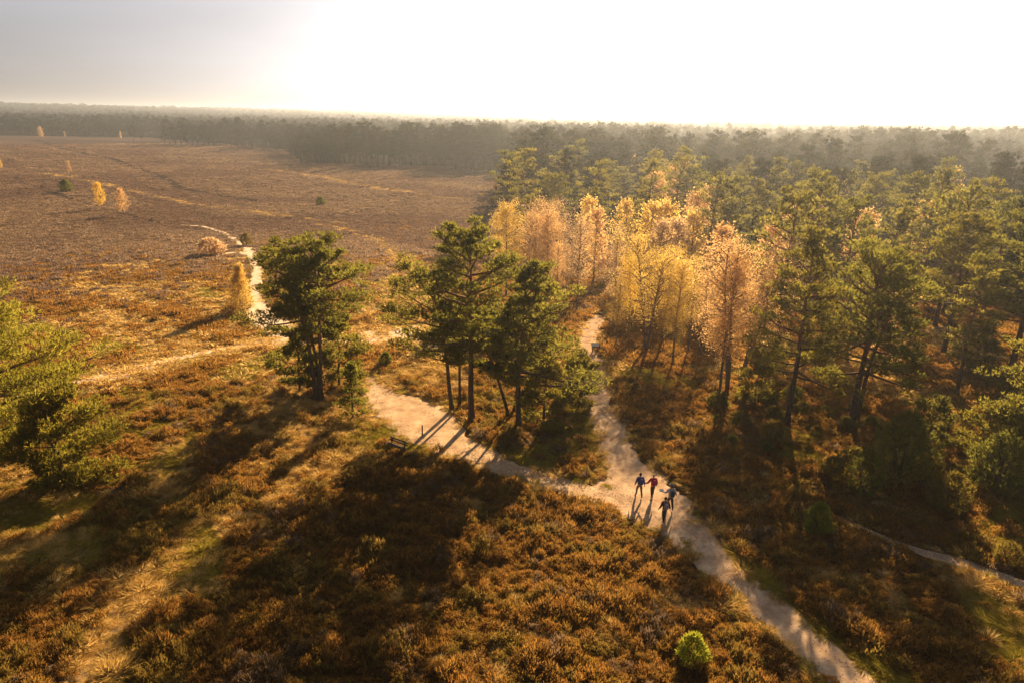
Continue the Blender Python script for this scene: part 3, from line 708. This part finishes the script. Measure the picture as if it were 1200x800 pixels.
# birches
BM = {}
def bmesh_kind(key, *a, **k):
    tr, cr = birch_mesh(*a, **k)
    o1 = mesh_obj('trunk', *tr, M['birch_bark'], parent=False, smooth=True); o2 = mesh_obj('crown', *cr, M['gold'], parent=False)
    BM[key] = (o1.data, o2.data, a[1])
bmesh_kind('big', 101, 13, .3, 3.9, 80, 19000, .088, stems=2)
bmesh_kind('tall', 102, 13, .34, 2.5, 60, 16000, .088)
bmesh_kind('tall2', 103, 13, .38, 3.1, 60, 12000, .088, stems=2)
bmesh_kind('sparse', 104, 13, .36, 2.5, 60, 8000, .08)
bmesh_kind('multi', 105, 13, .34, 3.3, 81, 14000, .085, stems=3)
bmesh_kind('cone', 106, 6, .06, 1.7, 70, 9000, .1, shape='cone', droop=.1)
bmesh_kind('far', 107, 10, .2, 2.7, 40, 3600, .2, shape='oval')
def birch(px, top, kind, mat, label, rz=None, h=None, group=None, wide=1.0):
    if h: xy = gp(px[0], top, h); H = h
    else: xy = gp(*px); H = height_to(xy, top) - float(terrain(*xy))
    hero_xy.append(xy); tr, cr, H0 = BM[kind]; s = H / H0
    e = add_tree('birch_tree', (tr, cr), (None, M[mat]), xy, rng.uniform(0, 6.28) if rz is None else rz, s, label, 'birch', group)
    e.scale = (s * wide, s * wide, s)
# grove left of the path
birch((593, 348), 238, 'tall', 'gold', 'pale yellow birch at the heath end of the birch grove', wide=1.25)
birch((613, 343), 235, 'tall2', 'orange', 'dull orange birch second from the heath end of the grove', wide=1.25)
birch((641, 352), 245, 'tall', 'orange', 'light orange birch with fine upright twigs in the middle of the grove', wide=1.25)
birch((660, 340), 236, 'multi', 'pink', 'brownish pink birch rising behind the middle of the grove')
birch((676, 365), 256, 'sparse', 'pink', 'thin pink twigged birch with dark trunk just before the path vanishes')
birch((652, 366), 285, 'sparse', 'orange', 'half bare birch low behind the tapering pine')
birch((625, 356), 275, 'sparse', 'pink', 'half bare pinkish birch between the two palest grove birches')
birch((718, 386), 266, 'sparse', 'pink', 'slender pinkish birch right where the path enters the trees')
birch((722, 404), 330, 'sparse', 'gold', 'short gold leaved birch beside the small information board')
# golden group right of the path
birch((757, 412), 278, 'big', 'gold', 'largest golden birch with rounded crown over the mossy clearing', wide=1.25)
birch((776, 397), 285, 'tall2', 'gold', 'golden birch pressed behind the largest golden one', wide=1.25)
birch((788, 428), 306, 'tall', 'gold', 'golden birch with crooked bare lower trunk before its group')
birch((735, 392), 300, 'tall', 'yellow', 'light yellow birch beside the footpath bend')
birch((806, 412), 300, 'sparse', 'gold', 'thin golden birch between the golden and the orange groups')
birch((820, 418), 320, 'sparse', 'orange', 'leaning thin birch left of the orange group')
birch((843, 464), 290, 'tall', 'orange', 'orange birch with darkest trunk in the three stemmed group')
birch((852, 458), 281, 'tall2', 'orange', 'broad pinkish orange birch crowning the three stemmed group', wide=1.25)
birch((866, 450), 284, 'tall2', 'orange', 'orange birch toward the pines in the three stemmed group', wide=1.25)
# deeper in the forest: only crowns show
birch((765, 0), 234, 'far', 'gold', 'round golden birch crown peeping out behind the largest golden birch', h=12.5)
birch((781, 0), 233, 'far', 'gold', 'round golden birch crown joined to its twin in the forest', h=12.5)
birch((798, 0), 255, 'far', 'pink', 'pink brown birch crown below the golden twins', h=11)
birch((776, 0), 256, 'far', 'pink', 'wide pinkish birch crown right above the largest golden birch', h=11)
birch((800, 0), 188, 'far', 'orange', 'top birch of the orange row slanting through the dark pines', h=13.5)
birch((787, 0), 193, 'far', 'orange', 'middle birch of the orange row slanting through the dark pines', h=13.5)
birch((772, 0), 200, 'far', 'orange', 'lowest birch of the orange row slanting through the dark pines', h=13.5)
birch((835, 0), 214, 'far', 'pink', 'pink lit birch at the head of the short slanting row', h=13)
birch((822, 0), 222, 'far', 'orange', 'orange lit birch at the foot of the short slanting row', h=13)
birch((746, 0), 182, 'far', 'orange', 'tiny orange birch crown at the start of the deep hazy forest', h=13)
birch((962, 0), 231, 'far', 'pink', 'pale birch crown alone among the green pines', h=12)
birch((1046, 0), 308, 'far', 'orange', 'orange birch crown peeping beside the broad rounded pine', h=11)
birch((905, 0), 262, 'far', 'orange', 'orange birch crown wedged between the pines behind the tall layered pine', h=11)
birch((1085, 0), 232, 'far', 'gold', 'dull gold birch crown deep between the pines behind the glade', h=12)
for k_, (u_, t_, c_) in enumerate([(815, 246, 'gold'), (850, 262, 'orange'), (935, 238, 'orange'), (986, 208, 'gold'), (1015, 245, 'orange'), (700, 240, 'orange'), (690, 228, 'gold')]):
    birch((u_, 0), t_, 'far', c_, 'autumn %s birch crown showing between the pines of the near forest' % c_, h=11.5, group='%s birches among the forest pines' % c_)
birch((1121, 0), 194, 'far', 'gold', 'tiny golden birch crown far out in the dark forest', h=14)
birch((735, 0), 232, 'far', 'gold', 'dull golden crown of a birch next to a dark round pine', h=11)
# lone birches of the open heath
birch((119, 246), 213, 'far', 'yellow', 'bright yellow birch alone on the open heath')
birch((145, 253), 220, 'far', 'orange', 'orange brown birch next to the bright yellow one on the heath')
birch((83, 209), 189, 'sparse', 'orange', 'nearly bare birch behind the round juniper on the heath')
birch((1, 199), 186, 'far', 'gold', 'golden birch by the dark heath track')
birch((283, 364), 307, 'cone', 'gold', 'golden cone shaped birch beside the pale sand track', wide=1.3)
birch((49, 163), 148, 'far', 'pink', 'pale birch before the far forest edge, larger of three', wide=1.0)
birch((77, 164), 154, 'sparse', 'pink', 'half bare little birch before the far forest edge')
birch((142, 164), 154, 'far', 'orange', 'slim pale birch before the far forest edge beside dark pines', wide=.6)

# bushes
def bush(kind, px, top, Rb, mat, label, n=700, L=.3, wd=.03, pointy=.5, cat='juniper', group=None):
    xy = gp(*px); H = height_to(xy, top) - float(terrain(*xy)); hero_xy.append(xy)
    me = bush_mesh(int(px[0] * 7 + px[1]), H, Rb, n, L, wd, 3, pointy)
    add_tree(kind, me, (M['twig'], M[mat]), xy, rng.uniform(0, 6), 1, label, cat, group, ('stem', 'foliage'))
bush('juniper_bush', (957, 626), 588, .72, 'juniper_y', 'lone upright green juniper standing in the shaded heather', 1700, .2, .02, .3)
bush('juniper_bush', (810, 776), 742, .62, 'bush_bright', 'small bright yellow green bush in the sunlit heather by the path', 1300, .2, .02, .2)
bush('juniper_bush', (452, 428), 412, .55, 'juniper', 'small dark round juniper behind the sandy path end', 600, .2, .03, .3)
bush('juniper_bush', (78, 225), 210, 1.7, 'juniper', 'dark round juniper beside the dark heath track', 900, .4, .08, .2)
bush('juniper_bush', (376, 241), 231, 1.2, 'juniper', 'small dark shrub alone in the wide brown heath', 500, .4, .07, .2, 'shrub')
bush('shrub', (289, 288), 273, 1.0, 'shrub', 'small olive shrub on the bank above the sand track', 500, .3, .06, .3, 'shrub')
bush('shrub', (248, 299), 279, 2.1, 'pink', 'low reddish pink bush on the bank beside the sand track', 900, .45, .06, 0, 'shrub')
bush('juniper_bush', (1010, 578), 524, 1.1, 'juniper', 'leaning grey green juniper at the dark forest edge', 1500, .28, .026)
bush('juniper_bush', (1052, 562), 478, 1.9, 'juniper', 'large dark juniper clump below the broad rounded pine', 2000, .35, .034)
bush('shrub', (1110, 598), 552, 1.1, 'shrub', 'olive shrub between the forest edge and the narrow trail', 900, .3, .03, .3, 'shrub')
bush('shrub', (1165, 575), 505, 1.7, 'juniper', 'broad dark shrub behind the narrow trail', 1500, .34, .034, .2, 'shrub')
bush('shrub', (1185, 500), 462, 1.5, 'juniper_y', 'bright green shrub lit at the foot of the stout pine', 1000, .32, .035, .2, 'shrub')
bush('shrub', (1180, 660), 637, .7, 'shrub', 'thin yellowish shrub right beside the narrow trail', 500, .3, .022, .2, 'shrub')
bush('shrub', (975, 560), 535, .8, 'shrub', 'low olive shrub at the forest edge left of the leaning juniper', 700, .26, .028, .2, 'shrub')
bush('shrub', (905, 520), 492, 1.0, 'shrub', 'low shrub at the foot of the tall layered pine', 800, .28, .03, .1, 'shrub')

# forest: random even scatter inside the forest outline
def forest_points():
    P = np.vstack([jitter_polar(55, 130, 7.3, -12, 48), jitter_polar(130, 300, 6.9, -12, 48), jitter_polar(300, 900, 6.6, -46, 48, .0006), jitter_polar(900, 2200, 9.5, -46, 47, .0006), jitter_polar(2200, 7000, 17, -46, 46, .0006)])
    x, y, sp = P.T
    q = fbm(x / 40, y / 40, 33, 3)
    ok = in_poly(x, y, FOREST) & (q > np.where(np.hypot(x, y) > 300, .36, .32))
    for L in GLADE: ok &= dist_line(x, y, L) > 0
    for L in (PATHS['main'],): ok &= dist_line(x, y, L) > 1.5
    # the birch grove and the golden group keep to themselves
    ok &= ~in_poly(x, y, gpoly([(575, 372), (590, 300), (690, 305), (760, 335), (830, 352), (880, 395), (900, 482), (840, 500), (720, 430)]))
    hx = np.array(hero_xy); near = np.ones(len(x), bool)
    for h in hx: near &= np.hypot(x - h[0], y - h[1]) > 3.6
    return P[ok & near]
FP = forest_points()
d = np.hypot(FP[:, 0], FP[:, 1])
pxy = proj(np.c_[FP[:, :2], terrain(FP[:, 0], FP[:, 1]) + 9])
inview = (pxy[:, 0] > -25) & (pxy[:, 0] < 1225)
step = FP[:, :2] * (1 - 14 / d)[:, None]; rim = ~in_poly(step[:, 0], step[:, 1], FOREST)
order = np.argsort(np.where(inview, np.where(rim, d * .5, d), 1e9)); chosen = order[:215]
mask = np.zeros(len(FP), bool); mask[chosen] = True
KM = []
for i_, (H, cb, Rc, shp) in enumerate([(15, .4, 3.6, 'dome'), (16, .36, 3.9, 'dome'), (14, .24, 3.4, 'cone'), (15.5, .45, 3.9, 'dome'), (13, .2, 3.3, 'round'), (16, .3, 3.5, 'cone')]):
    tr, cr = pine_mesh(200 + i_, H, cb, Rc, 28, shp, (rng.normal(0, .5), rng.normal(0, .5)), pads=5, tpp=11, k=2, tl=.42, tw=.08, sides=5, stubs=True)
    KM.append((mesh_obj('trunk', *tr, M['bark'], parent=False, smooth=True).data, mesh_obj('crown', *cr, M['pine_far'], parent=False).data))
for q in chosen:
    tr, cr = KM[rng.integers(0, len(KM))]
    s = rng.uniform(.72, 1.12) * (.55 if rng.uniform() < .12 else 1) * (1.0 if d[q] < 200 else 1.12)
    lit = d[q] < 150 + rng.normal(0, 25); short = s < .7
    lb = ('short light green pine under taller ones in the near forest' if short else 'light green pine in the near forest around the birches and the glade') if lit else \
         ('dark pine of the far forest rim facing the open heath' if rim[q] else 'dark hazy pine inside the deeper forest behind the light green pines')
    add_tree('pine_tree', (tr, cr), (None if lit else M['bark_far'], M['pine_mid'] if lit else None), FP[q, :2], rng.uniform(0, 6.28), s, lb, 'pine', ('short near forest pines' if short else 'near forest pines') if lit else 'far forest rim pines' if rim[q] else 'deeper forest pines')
FR = []
def far_proto(i_, H, cb, Rc, shp, nl, pads, tpp, tl, tw):
    tr, cr = pine_mesh(300 + i_, H, cb, Rc, nl, shp, (rng.normal(0, .4), rng.normal(0, .4)), pads=pads, tpp=tpp, k=1, tl=tl, tw=tw, sides=4, stubs=False)
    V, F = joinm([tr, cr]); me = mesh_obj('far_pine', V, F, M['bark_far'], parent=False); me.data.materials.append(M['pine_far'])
    mi = np.zeros(len(F), np.int32); mi[len(tr[1]):] = 1; me.data.polygons.foreach_set('material_index', mi); return me
for i_, (H, cb, Rc, shp) in enumerate([(15, .38, 3.4, 'dome'), (16, .35, 3.6, 'dome'), (14.5, .3, 3.2, 'cone'), (15.5, .42, 3.5, 'dome')]):
    FR.append(far_proto(i_, H, cb, Rc, shp, 20, 4, 9, .75, .2))
for i_, (H, cb, Rc, shp) in enumerate([(15, .25, 3.6, 'dome'), (16, .25, 3.4, 'cone'), (15, .25, 3.8, 'round')]):
    FR.append(far_proto(10 + i_, H, cb, Rc, shp, 12, 3, 5, 1.3, .5))
rest = ~mask; q = FP[rest]; dd = d[rest]; n = len(q)
ix = np.where(dd < 500, rng.integers(0, 4, n), 4 + rng.integers(0, 3, n))
sc = rng.uniform(.7, 1.2, n) * (.72 + .6 * fbm(q[:, 0] / 55, q[:, 1] / 55, 83, 3)) * np.maximum(1, (q[:, 2] / 9.5)) ** .35
wd_ = np.maximum(1, (q[:, 2] / 8)) ** .8
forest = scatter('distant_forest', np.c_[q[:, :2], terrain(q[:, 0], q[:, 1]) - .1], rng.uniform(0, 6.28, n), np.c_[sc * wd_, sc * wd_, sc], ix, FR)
tag(forest, 'hazy dark pine forest reaching to the horizon', 'forest', kind='stuff')
print('forest', len(FP), 'heather etc', len(x))


for px_, top_, sc_ in (((157, 168), 147, 0), ((166, 168), 152, 1)):
    xy = gp(*px_); tr, cr = KM[sc_]; H_ = height_to(xy, top_) - float(terrain(*xy))
    add_tree('pine_tree', (tr, cr), (None, None), xy, 1.3 + sc_, H_ / 15.5, ('dark pine standing alone before the far forest edge beside a slim birch', 'smaller dark pine leaning on the lone one before the far forest edge')[sc_], 'pine')
# belts of dark pines standing out of the far forest edge
belt = [(u_, 171 + rng.uniform(-1.5, 1), 144 + rng.uniform(-2, 5), 0) for u_ in np.arange(193, 266, 6.5)] + [(u_, 174 + rng.uniform(-1, 2), 149 + rng.uniform(-2, 4), 1) for u_ in np.arange(272, 350, 8)] + \
       [(u_, 188 + (u_ - 352) * .045 + rng.uniform(-3, 5), 150 + rng.uniform(-4, 6), 2) for u_ in np.arange(352, 600, 6.5)] + [(604, 231, 186, 3), (618, 236, 183, 3), (632, 233, 190, 3)]
for u_, v_, t_, g_ in belt:
    xy = gp(u_, v_); k = rng.integers(0, len(KM)); tr, cr = KM[k]; H_ = min(19, height_to(xy, t_) - float(terrain(*xy)))
    e = add_tree('pine_tree', (tr, cr), (M['bark_far'], None), xy, rng.uniform(0, 6.28), H_ / 15, ('dark pine in the compact clump standing before the far forest', 'dark pine in the low row right of the compact far clump', 'dark pine along the belt that reaches out into the heath', 'big dark pine at the heath corner behind the birch grove')[g_], 'pine',
                 ('compact far clump pines', 'low far row pines', 'heath belt pines', 'heath corner pines')[g_])
    e.scale = (H_ / 15 * 1.25, H_ / 15 * 1.25, H_ / 15)
# young pines between the forest edge trees
YP = []
for k in range(3):
    tr, cr = pine_mesh(420 + k, 5.5, .06, 2.2, 26, ('round', 'cone', 'round')[k], pads=6, tpp=18, k=2, tl=.34, tw=.06, sides=5, stubs=False, r0=.09)
    YP.append((mesh_obj('trunk', *tr, M['bark'], parent=False, smooth=True).data, mesh_obj('crown', *cr, M['pine_mid'], parent=False).data))
for k, (u_, v_, t_) in enumerate([(884, 474, 420), (1060, 424, 375), (1085, 530, 470), (1150, 540, 478), (1205, 520, 440), (905, 440, 392), (1140, 436, 380)]):
    xy = gp(u_, v_); tr, cr = YP[k % 3]; H_ = height_to(xy, t_) - float(terrain(*xy))
    add_tree('pine_tree', (tr, cr), (None, M['pine_y'] if k % 3 == 0 else None), xy, rng.uniform(0, 6.28), H_ / 5.5, 'young bushy pine growing between the tall pines of the forest edge', 'pine', 'young pines of the forest edge')
# low shrubs under the forest edge
SH = []
for k in range(3):
    st, fl = bush_mesh(500 + k, 1.6, .95, 520, .34, .04, 3, .2)
    SH.append((mesh_obj('stem', *st, M['twig'], parent=False).data, mesh_obj('foliage', *fl, M['shrub'], parent=False).data))
for k in range(46):
    u_, v_ = rng.uniform(830, 1230), rng.uniform(0, 1); v_ = 455 + (u_ - 830) * .13 + v_ * 75
    xy = gp(u_, v_)
    if min(dist_line(np.array([xy[0]]), np.array([xy[1]]), L)[0] for L in (PATHS['trail'], PATHS['main'])) < .9: continue
    st, fl = SH[k % 3]; s_ = rng.uniform(.35, .95)
    add_tree('shrub', (st, fl), (None, (M['shrub'], M['juniper'], M['shrub'], M['pine_y'])[k % 4]), xy, rng.uniform(0, 6), s_, ('low olive shrub on the shaded floor under the forest edge pines', 'low green juniper shrub on the shaded floor under the forest edge pines', 'low olive shrub on the shaded floor under the forest edge pines', 'low needle bush with light tips under the forest edge pines')[k % 4], 'shrub', ('olive shrubs', 'juniper shrubs', 'olive shrubs', 'needle bushes')[k % 4] + ' under the forest edge', ('stem', 'foliage'))

# ------------------------------------------------------------------ bench, post, information board
def box(cx, cy, cz, sx, sy, sz, rx=0.0):
    """box with chamfered long edges; rx tilts it about its own x axis"""
    b = min(sx, sy, sz) * .18; c_, s_ = math.cos(rx), math.sin(rx); V = []; F = []
    prof = [(-sy / 2 + b, -sz / 2), (sy / 2 - b, -sz / 2), (sy / 2, -sz / 2 + b), (sy / 2, sz / 2 - b), (sy / 2 - b, sz / 2), (-sy / 2 + b, sz / 2), (-sy / 2, sz / 2 - b), (-sy / 2, -sz / 2 + b)]
    for e in (-sx / 2, sx / 2):
        for (y_, z_) in prof: V.append((cx + e, cy + y_ * c_ - z_ * s_, cz + y_ * s_ + z_ * c_))
    F = [(i, (i + 1) % 8, (i + 1) % 8 + 8, i + 8) for i in range(8)] + [tuple(range(7, -1, -1)), tuple(range(8, 16))]
    return np.array(V), F
M['oldwood'] = plain('weathered_wood', (.13, .09, .06), .3, 14, .9, .4)
M['board'] = plain('pale_printed_panel', (.72, .7, .66), .06, 5, .4, .0)
M['ink'] = plain('printed_block', (.22, .25, .2), .3, 20, .6, 0)
def piece(name, bxs, mat, parent): return mesh_obj(name, bxs[0], bxs[1], M[mat], parent)
a_, b_ = gp(455, 514, .8), gp(474, 521, .8); c_ = (a_ + b_) / 2; dv = b_ - a_; rz_ = math.atan2(dv[1], dv[0])
bn = empty('bench', (*c_, float(terrain(*c_)) + .02), rz_)
tag(bn, 'dark weathered wooden bench in the shade before the central pine clump', 'bench')
for y_ in (-.19, -.06, .07): piece('seat_slat', box(0, y_, .45, 1.75, .11, .04), 'oldwood', bn)
for z_ in (.62, .79): piece('backrest_slat', box(0, .22 + (z_ - .62) * .2, z_, 1.75, .12, .035, 1.4), 'oldwood', bn)
for sx_ in (-.62, .62):
    piece('leg', box(sx_, -.16, .2, .09, .09, .45), 'oldwood', bn)
    piece('leg', box(sx_, .17, .42, .085, .88, .085, 1.45), 'oldwood', bn)
    piece('seat_bearer', box(sx_, -.03, .41, .07, .42, .055), 'oldwood', bn)
xy = gp(495, 510); tag(mesh_obj('marker_post', *(lambda t: (t[0], t[1]))(tube(np.array([[0, 0, -.1], [0, .005, .4], [.01, 0, .84], [.01, 0, .9]]), [.055, .052, .05, .02], 8)), M['oldwood'], smooth=True), 'thin wooden marker post on the sand beside the bench', 'post')
bpy.data.objects['marker_post'].location = (*xy, float(terrain(*xy)))
xy = gp(697, 413); ib = empty('information_board', (*xy, float(terrain(*xy))), .1); tag(ib, 'small information board with pale slanted panel beside the footpath bend', 'board')
for sx_ in (-.26, .26): piece('post', box(sx_, 0, .38, .09, .09, .82), 'oldwood', ib)
fr = piece('panel_frame', box(0, 0, .83, .8, .56, .05, .6), 'oldwood', ib)
piece('panel', box(0, -.02, .862, .72, .48, .016, .6), 'board', ib)
piece('shelf', box(0, .0, .62, .62, .1, .2), 'oldwood', ib)

# ------------------------------------------------------------------ walkers
def skin_mesh(name, J, E, mat, parent, sub=2, root=0):
    """J: list of (x,y,z,radius); a continuous surface grown round the joints"""
    me = bpy.data.meshes.new(name); me.from_pydata([j[:3] for j in J], E, [])
    o = bpy.data.objects.new(name, me); col.objects.link(o)
    md = o.modifiers.new('skin', 'SKIN'); md.use_smooth_shade = True
    for k_, j in enumerate(J):
        sv = me.skin_vertices[0].data[k_]; rr_ = j[3] if isinstance(j[3], tuple) else (j[3], j[3]); sv.radius = rr_; sv.use_root = (k_ == root)
    sb = o.modifiers.new('sub', 'SUBSURF'); sb.levels = sub; sb.render_levels = sub
    bpy.context.view_layer.update()
    nm = bpy.data.meshes.new_from_object(o.evaluated_get(bpy.context.evaluated_depsgraph_get()))
    bpy.data.objects.remove(o); bpy.data.meshes.remove(me)
    nm.name = name; nm.materials.clear(); nm.materials.append(M[mat])
    o = bpy.data.objects.new(name, nm); col.objects.link(o); o.parent = parent
    return o

for nm_, c_ in (('skin', (.5, .3, .22)), ('jacket_blue', (.10, .11, .26)), ('pack_blue', (.06, .07, .22)), ('jacket_red', (.42, .03, .07)), ('pack_red', (.36, .03, .09)),
                ('jacket_grey', (.5, .5, .52)), ('pack_dark', (.05, .055, .09)), ('jacket_maroon', (.18, .03, .035)), ('pack_grey', (.3, .28, .3)),
                ('trousers_tan', (.16, .12, .07)), ('trousers_dark', (.035, .03, .035)), ('hair_dark', (.03, .02, .015)), ('hair_blond', (.55, .38, .2)), ('cap', (.2, .17, .14)), ('shoe', (.04, .03, .025)), ('paper', (.8, .8, .78))):
    M[nm_] = plain(nm_ + '_cloth' if 'j' in nm_ else nm_ + '_surface', c_, .2, 18, .85, .15)

def walker(px, heading, label, coat, pack, legs, hair, stride, armL, armR, height=1.74, hat=False, paper=False):
    xy = gp(*px); e = empty('person', (*xy, float(terrain(*xy)) + .05), heading, height / 1.76); tag(e, label, 'person', 'walkers on the footpath')
    pel = (0, 0, .95)
    def leg(sx, f):    # f: forward swing of the foot
        kx = .1 * sx; knee = (kx, f * .62 + .05, .5); ank = (kx * 1.05, f - .02, .1 + max(0, -f) * .22); toe = (kx * 1.25, f + .15, .045 + max(0, -f) * .05)
        return (kx * .9, 0, .9), knee, ank, toe
    lL, lR = leg(-1, stride), leg(1, -stride)
    def arm(sx, sw):   # sw: (out, forward) of the wrist from the shoulder
        sh = (.185 * sx, -.01, 1.42); out_, fw, dz = sw; el = (.22 * sx + out_ * .5 * sx, fw * .35 - .05, 1.42 - (.29 if dz > .35 else .22)); wr = (.22 * sx + out_ * sx, fw, 1.42 - dz)
        d_ = np.array(wr) - np.array(el); d_ /= np.linalg.norm(d_); hd = tuple(np.array(wr) + d_ * .08)
        return sh, el, wr, hd, d_
    aL, aR = arm(-1, armL), arm(1, armR)
    J = [(*pel, .13), (0, 0, 1.15, .115), (0, -.01, 1.34, .14), (0, -.01, 1.47, .07), (0, .01, 1.53, .052), (0, .03, 1.6, (.072, .085)), (0, .025, 1.68, (.078, .092)), (0, .015, 1.745, .055)]
    E = [(k, k + 1) for k in range(7)]
    def chain(start, pts):
        p = start
        for q in pts: J.append(q); E.append((p, len(J) - 1)); p = len(J) - 1
        return p
    for L_ in (lL, lR): chain(0, [(*L_[0], .085), (*L_[1], .056), (*L_[2], .036), (*L_[3], .032)])
    for A_, sx in ((aL, -1), (aR, 1)):
        w_ = chain(2, [(*A_[0], .058), (*A_[1], .042), (*A_[2], .028), (*A_[3], (.036, .018))])
        hd, d_ = np.array(A_[3]), A_[4]; sd_ = np.cross(d_, [sx, 0, 0]); sd_ /= np.linalg.norm(sd_) + 1e-9
        for fi, (off, ln) in enumerate(((-.03, .06), (-.01, .075), (.011, .072), (.03, .055))):
            b0 = hd + sd_ * off + d_ * .015; b1 = b0 + d_ * ln * .55; b2 = b1 + d_ * ln * .4 + np.array([-sx * .02, 0, 0])
            chain(w_, [(*b0, .0095), (*b1, .009), (*b2, .0075)])
        t0 = np.array(A_[2]) + d_ * .03 - sd_ * .03; chain(w_ - 1, [(*t0, .011), (*(t0 + d_ * .035 - sd_ * .02), .0095)])
    nose = chain(5, [(0, .115, 1.615, .014)])
    body = skin_mesh('body', J, E, 'skin', e, 1)
    for sx in (-1, 1):
        V, F = tube(np.array([[.03 * sx, .108, 1.655], [.03 * sx, .118, 1.655]]), [.012, .006], 6); mesh_obj('eye', V, F, M['hair_dark'], e)
        V, F = tube(np.array([[.088 * sx, .02, 1.61], [.1 * sx, .015, 1.64], [.088 * sx, .02, 1.675]]), [.012, .02, .01], 6); mesh_obj('ear', V, F, M['skin'], e)
    V, F = tube(np.array([[-.028, .1, 1.572], [0, .11, 1.568], [.028, .1, 1.572]]), [.005, .008, .005], 6); mesh_obj('mouth', V, F, M['jacket_maroon'], e)
    # clothes follow the body
    J = [(0, 0, .9, (.17, .14)), (0, 0, 1.02, (.165, .13)), (0, 0, 1.2, (.165, .13)), (0, -.01, 1.36, (.185, .135)), (0, -.01, 1.48, .085)]; E = [(0, 1), (1, 2), (2, 3), (3, 4)]
    for A_ in (aL, aR): chain(3, [(*A_[0], .085), (*A_[1], .066), (*(np.array(A_[2]) * .93 + np.array(A_[1]) * .07), .05)])
    jk = skin_mesh('jacket', J, E, coat, e, 2)
    J = [(0, 0, .96, (.155, .125)), (0, 0, .9, (.14, .115))]; E = [(0, 1)]
    for L_ in (lL, lR): chain(1, [(L_[0][0], L_[0][1], .86, .1), (*L_[1], .074), (L_[2][0], L_[2][1], L_[2][2] + .02, .058)])
    skin_mesh('trousers', J, E, legs, e, 2)
    for L_ in (lL, lR):
        t_ = np.array(L_[3]); a_ = np.array(L_[2])
        skin_mesh('shoe', [(*(a_ + [0, -.02, .0]), .055), (*(a_ * .6 + t_ * .4 + [0, 0, -.012]), .05), (*(t_ + [0, .02, 0]), .042)], [(0, 1), (1, 2)], 'shoe', e, 1)
    skin_mesh('hair', [(0, -.04, 1.58, .055), (0, -.035, 1.66, (.085, .075)), (0, .005, 1.73, (.085, .085)), (0, .05, 1.745, .05)], [(0, 1), (1, 2), (2, 3)], hair, e, 2)
    if hat:
        V, F = tube(np.array([[0, .01, 1.725], [0, .01, 1.735], [0, .01, 1.74], [0, .01, 1.82], [0, .01, 1.84]]), [.165, .17, .1, .09, .02], 12); mesh_obj('hat', V, F, M['cap'], e, smooth=True)
    bp_ = skin_mesh('backpack', [(0, -.21, 1.02, (.15, .1)), (0, -.235, 1.15, (.165, .115)), (0, -.23, 1.32, (.155, .105)), (0, -.2, 1.45, (.11, .07))], [(0, 1), (1, 2), (2, 3)], pack, e, 2)
    pk = skin_mesh('pocket', [(0, -.335, 1.06, (.09, .03)), (0, -.345, 1.2, (.09, .03))], [(0, 1)], pack, bp_, 1)
    for sx in (-1, 1):
        V, F = tube(np.array([[.1 * sx, -.16, 1.44], [.115 * sx, -.02, 1.515], [.12 * sx, .13, 1.4], [.13 * sx, .135, 1.2], [.14 * sx, -.08, 1.06]]), [.02] * 5, 5); mesh_obj('strap', V, F, M[pack], bp_, smooth=True)
    if paper:
        h_ = np.array(aL[3]); V, F = box(*(h_ + [-.05, .06, .06]), .26, .2, .006, .5)
        tag(mesh_obj('map_sheet', V, F, M['paper']), 'white folded sheet held out by the walker in grey', 'paper')
        bpy.data.objects['map_sheet'].matrix_world = Matrix.LocRotScale(e.location, e.rotation_euler, e.scale)
    return e
walker((748.5, 583), .12, 'walker in blue jacket with blue backpack and tan trousers, legs apart', 'jacket_blue', 'pack_blue', 'trousers_tan', 'hair_dark', .26, (.06, .1, .5), (.08, -.05, .5))
walker((764, 583.5), .1, 'blond walker in red jacket with red backpack reaching a hand sideways', 'jacket_red', 'pack_red', 'trousers_dark', 'hair_blond', -.22, (.28, .2, .42), (.05, .05, .5), 1.68)
walker((784.5, 598), .15, 'walker in light grey jacket and hat with dark backpack', 'jacket_grey', 'pack_dark', 'trousers_dark', 'hair_dark', .2, (.16, .28, .3), (.14, .05, .46), 1.78, hat=True, paper=True)
walker((777.5, 612), .15, 'walker in dark maroon jacket with grey backpack and black trousers', 'jacket_maroon', 'pack_grey', 'trousers_dark', 'hair_dark', -.2, (.1, .1, .48), (.1, -.05, .5), 1.7)

# ------------------------------------------------------------------ haze
HZ = plain('tmp', (.5, .5, .5)); bpy.data.materials.remove(HZ)
mt, nt, o = nodes('haze_air')
pv = nt.nodes.new('ShaderNodeVolumePrincipled'); pv.inputs['Color'].default_value = (.8, .9, 1.0, 1)
pv.inputs['Density'].default_value = .00025; pv.inputs['Anisotropy'].default_value = .72
nt.links.new(pv.outputs[0], o.inputs['Volume'])
bx = np.array([[sx * 9500, sy, zz] for zz in (-12.0, 75.0) for (sx, sy) in ((-1, -9500), (1, -9500), (1, 9500), (-1, 9500))])
hz = mesh_obj('haze', bx, [(0, 3, 2, 1), (4, 5, 6, 7), (0, 1, 5, 4), (1, 2, 6, 5), (2, 3, 7, 6), (3, 0, 4, 7)], mt)
tag(hz, 'thin warm autumn haze over the whole heath', 'haze', kind='stuff')
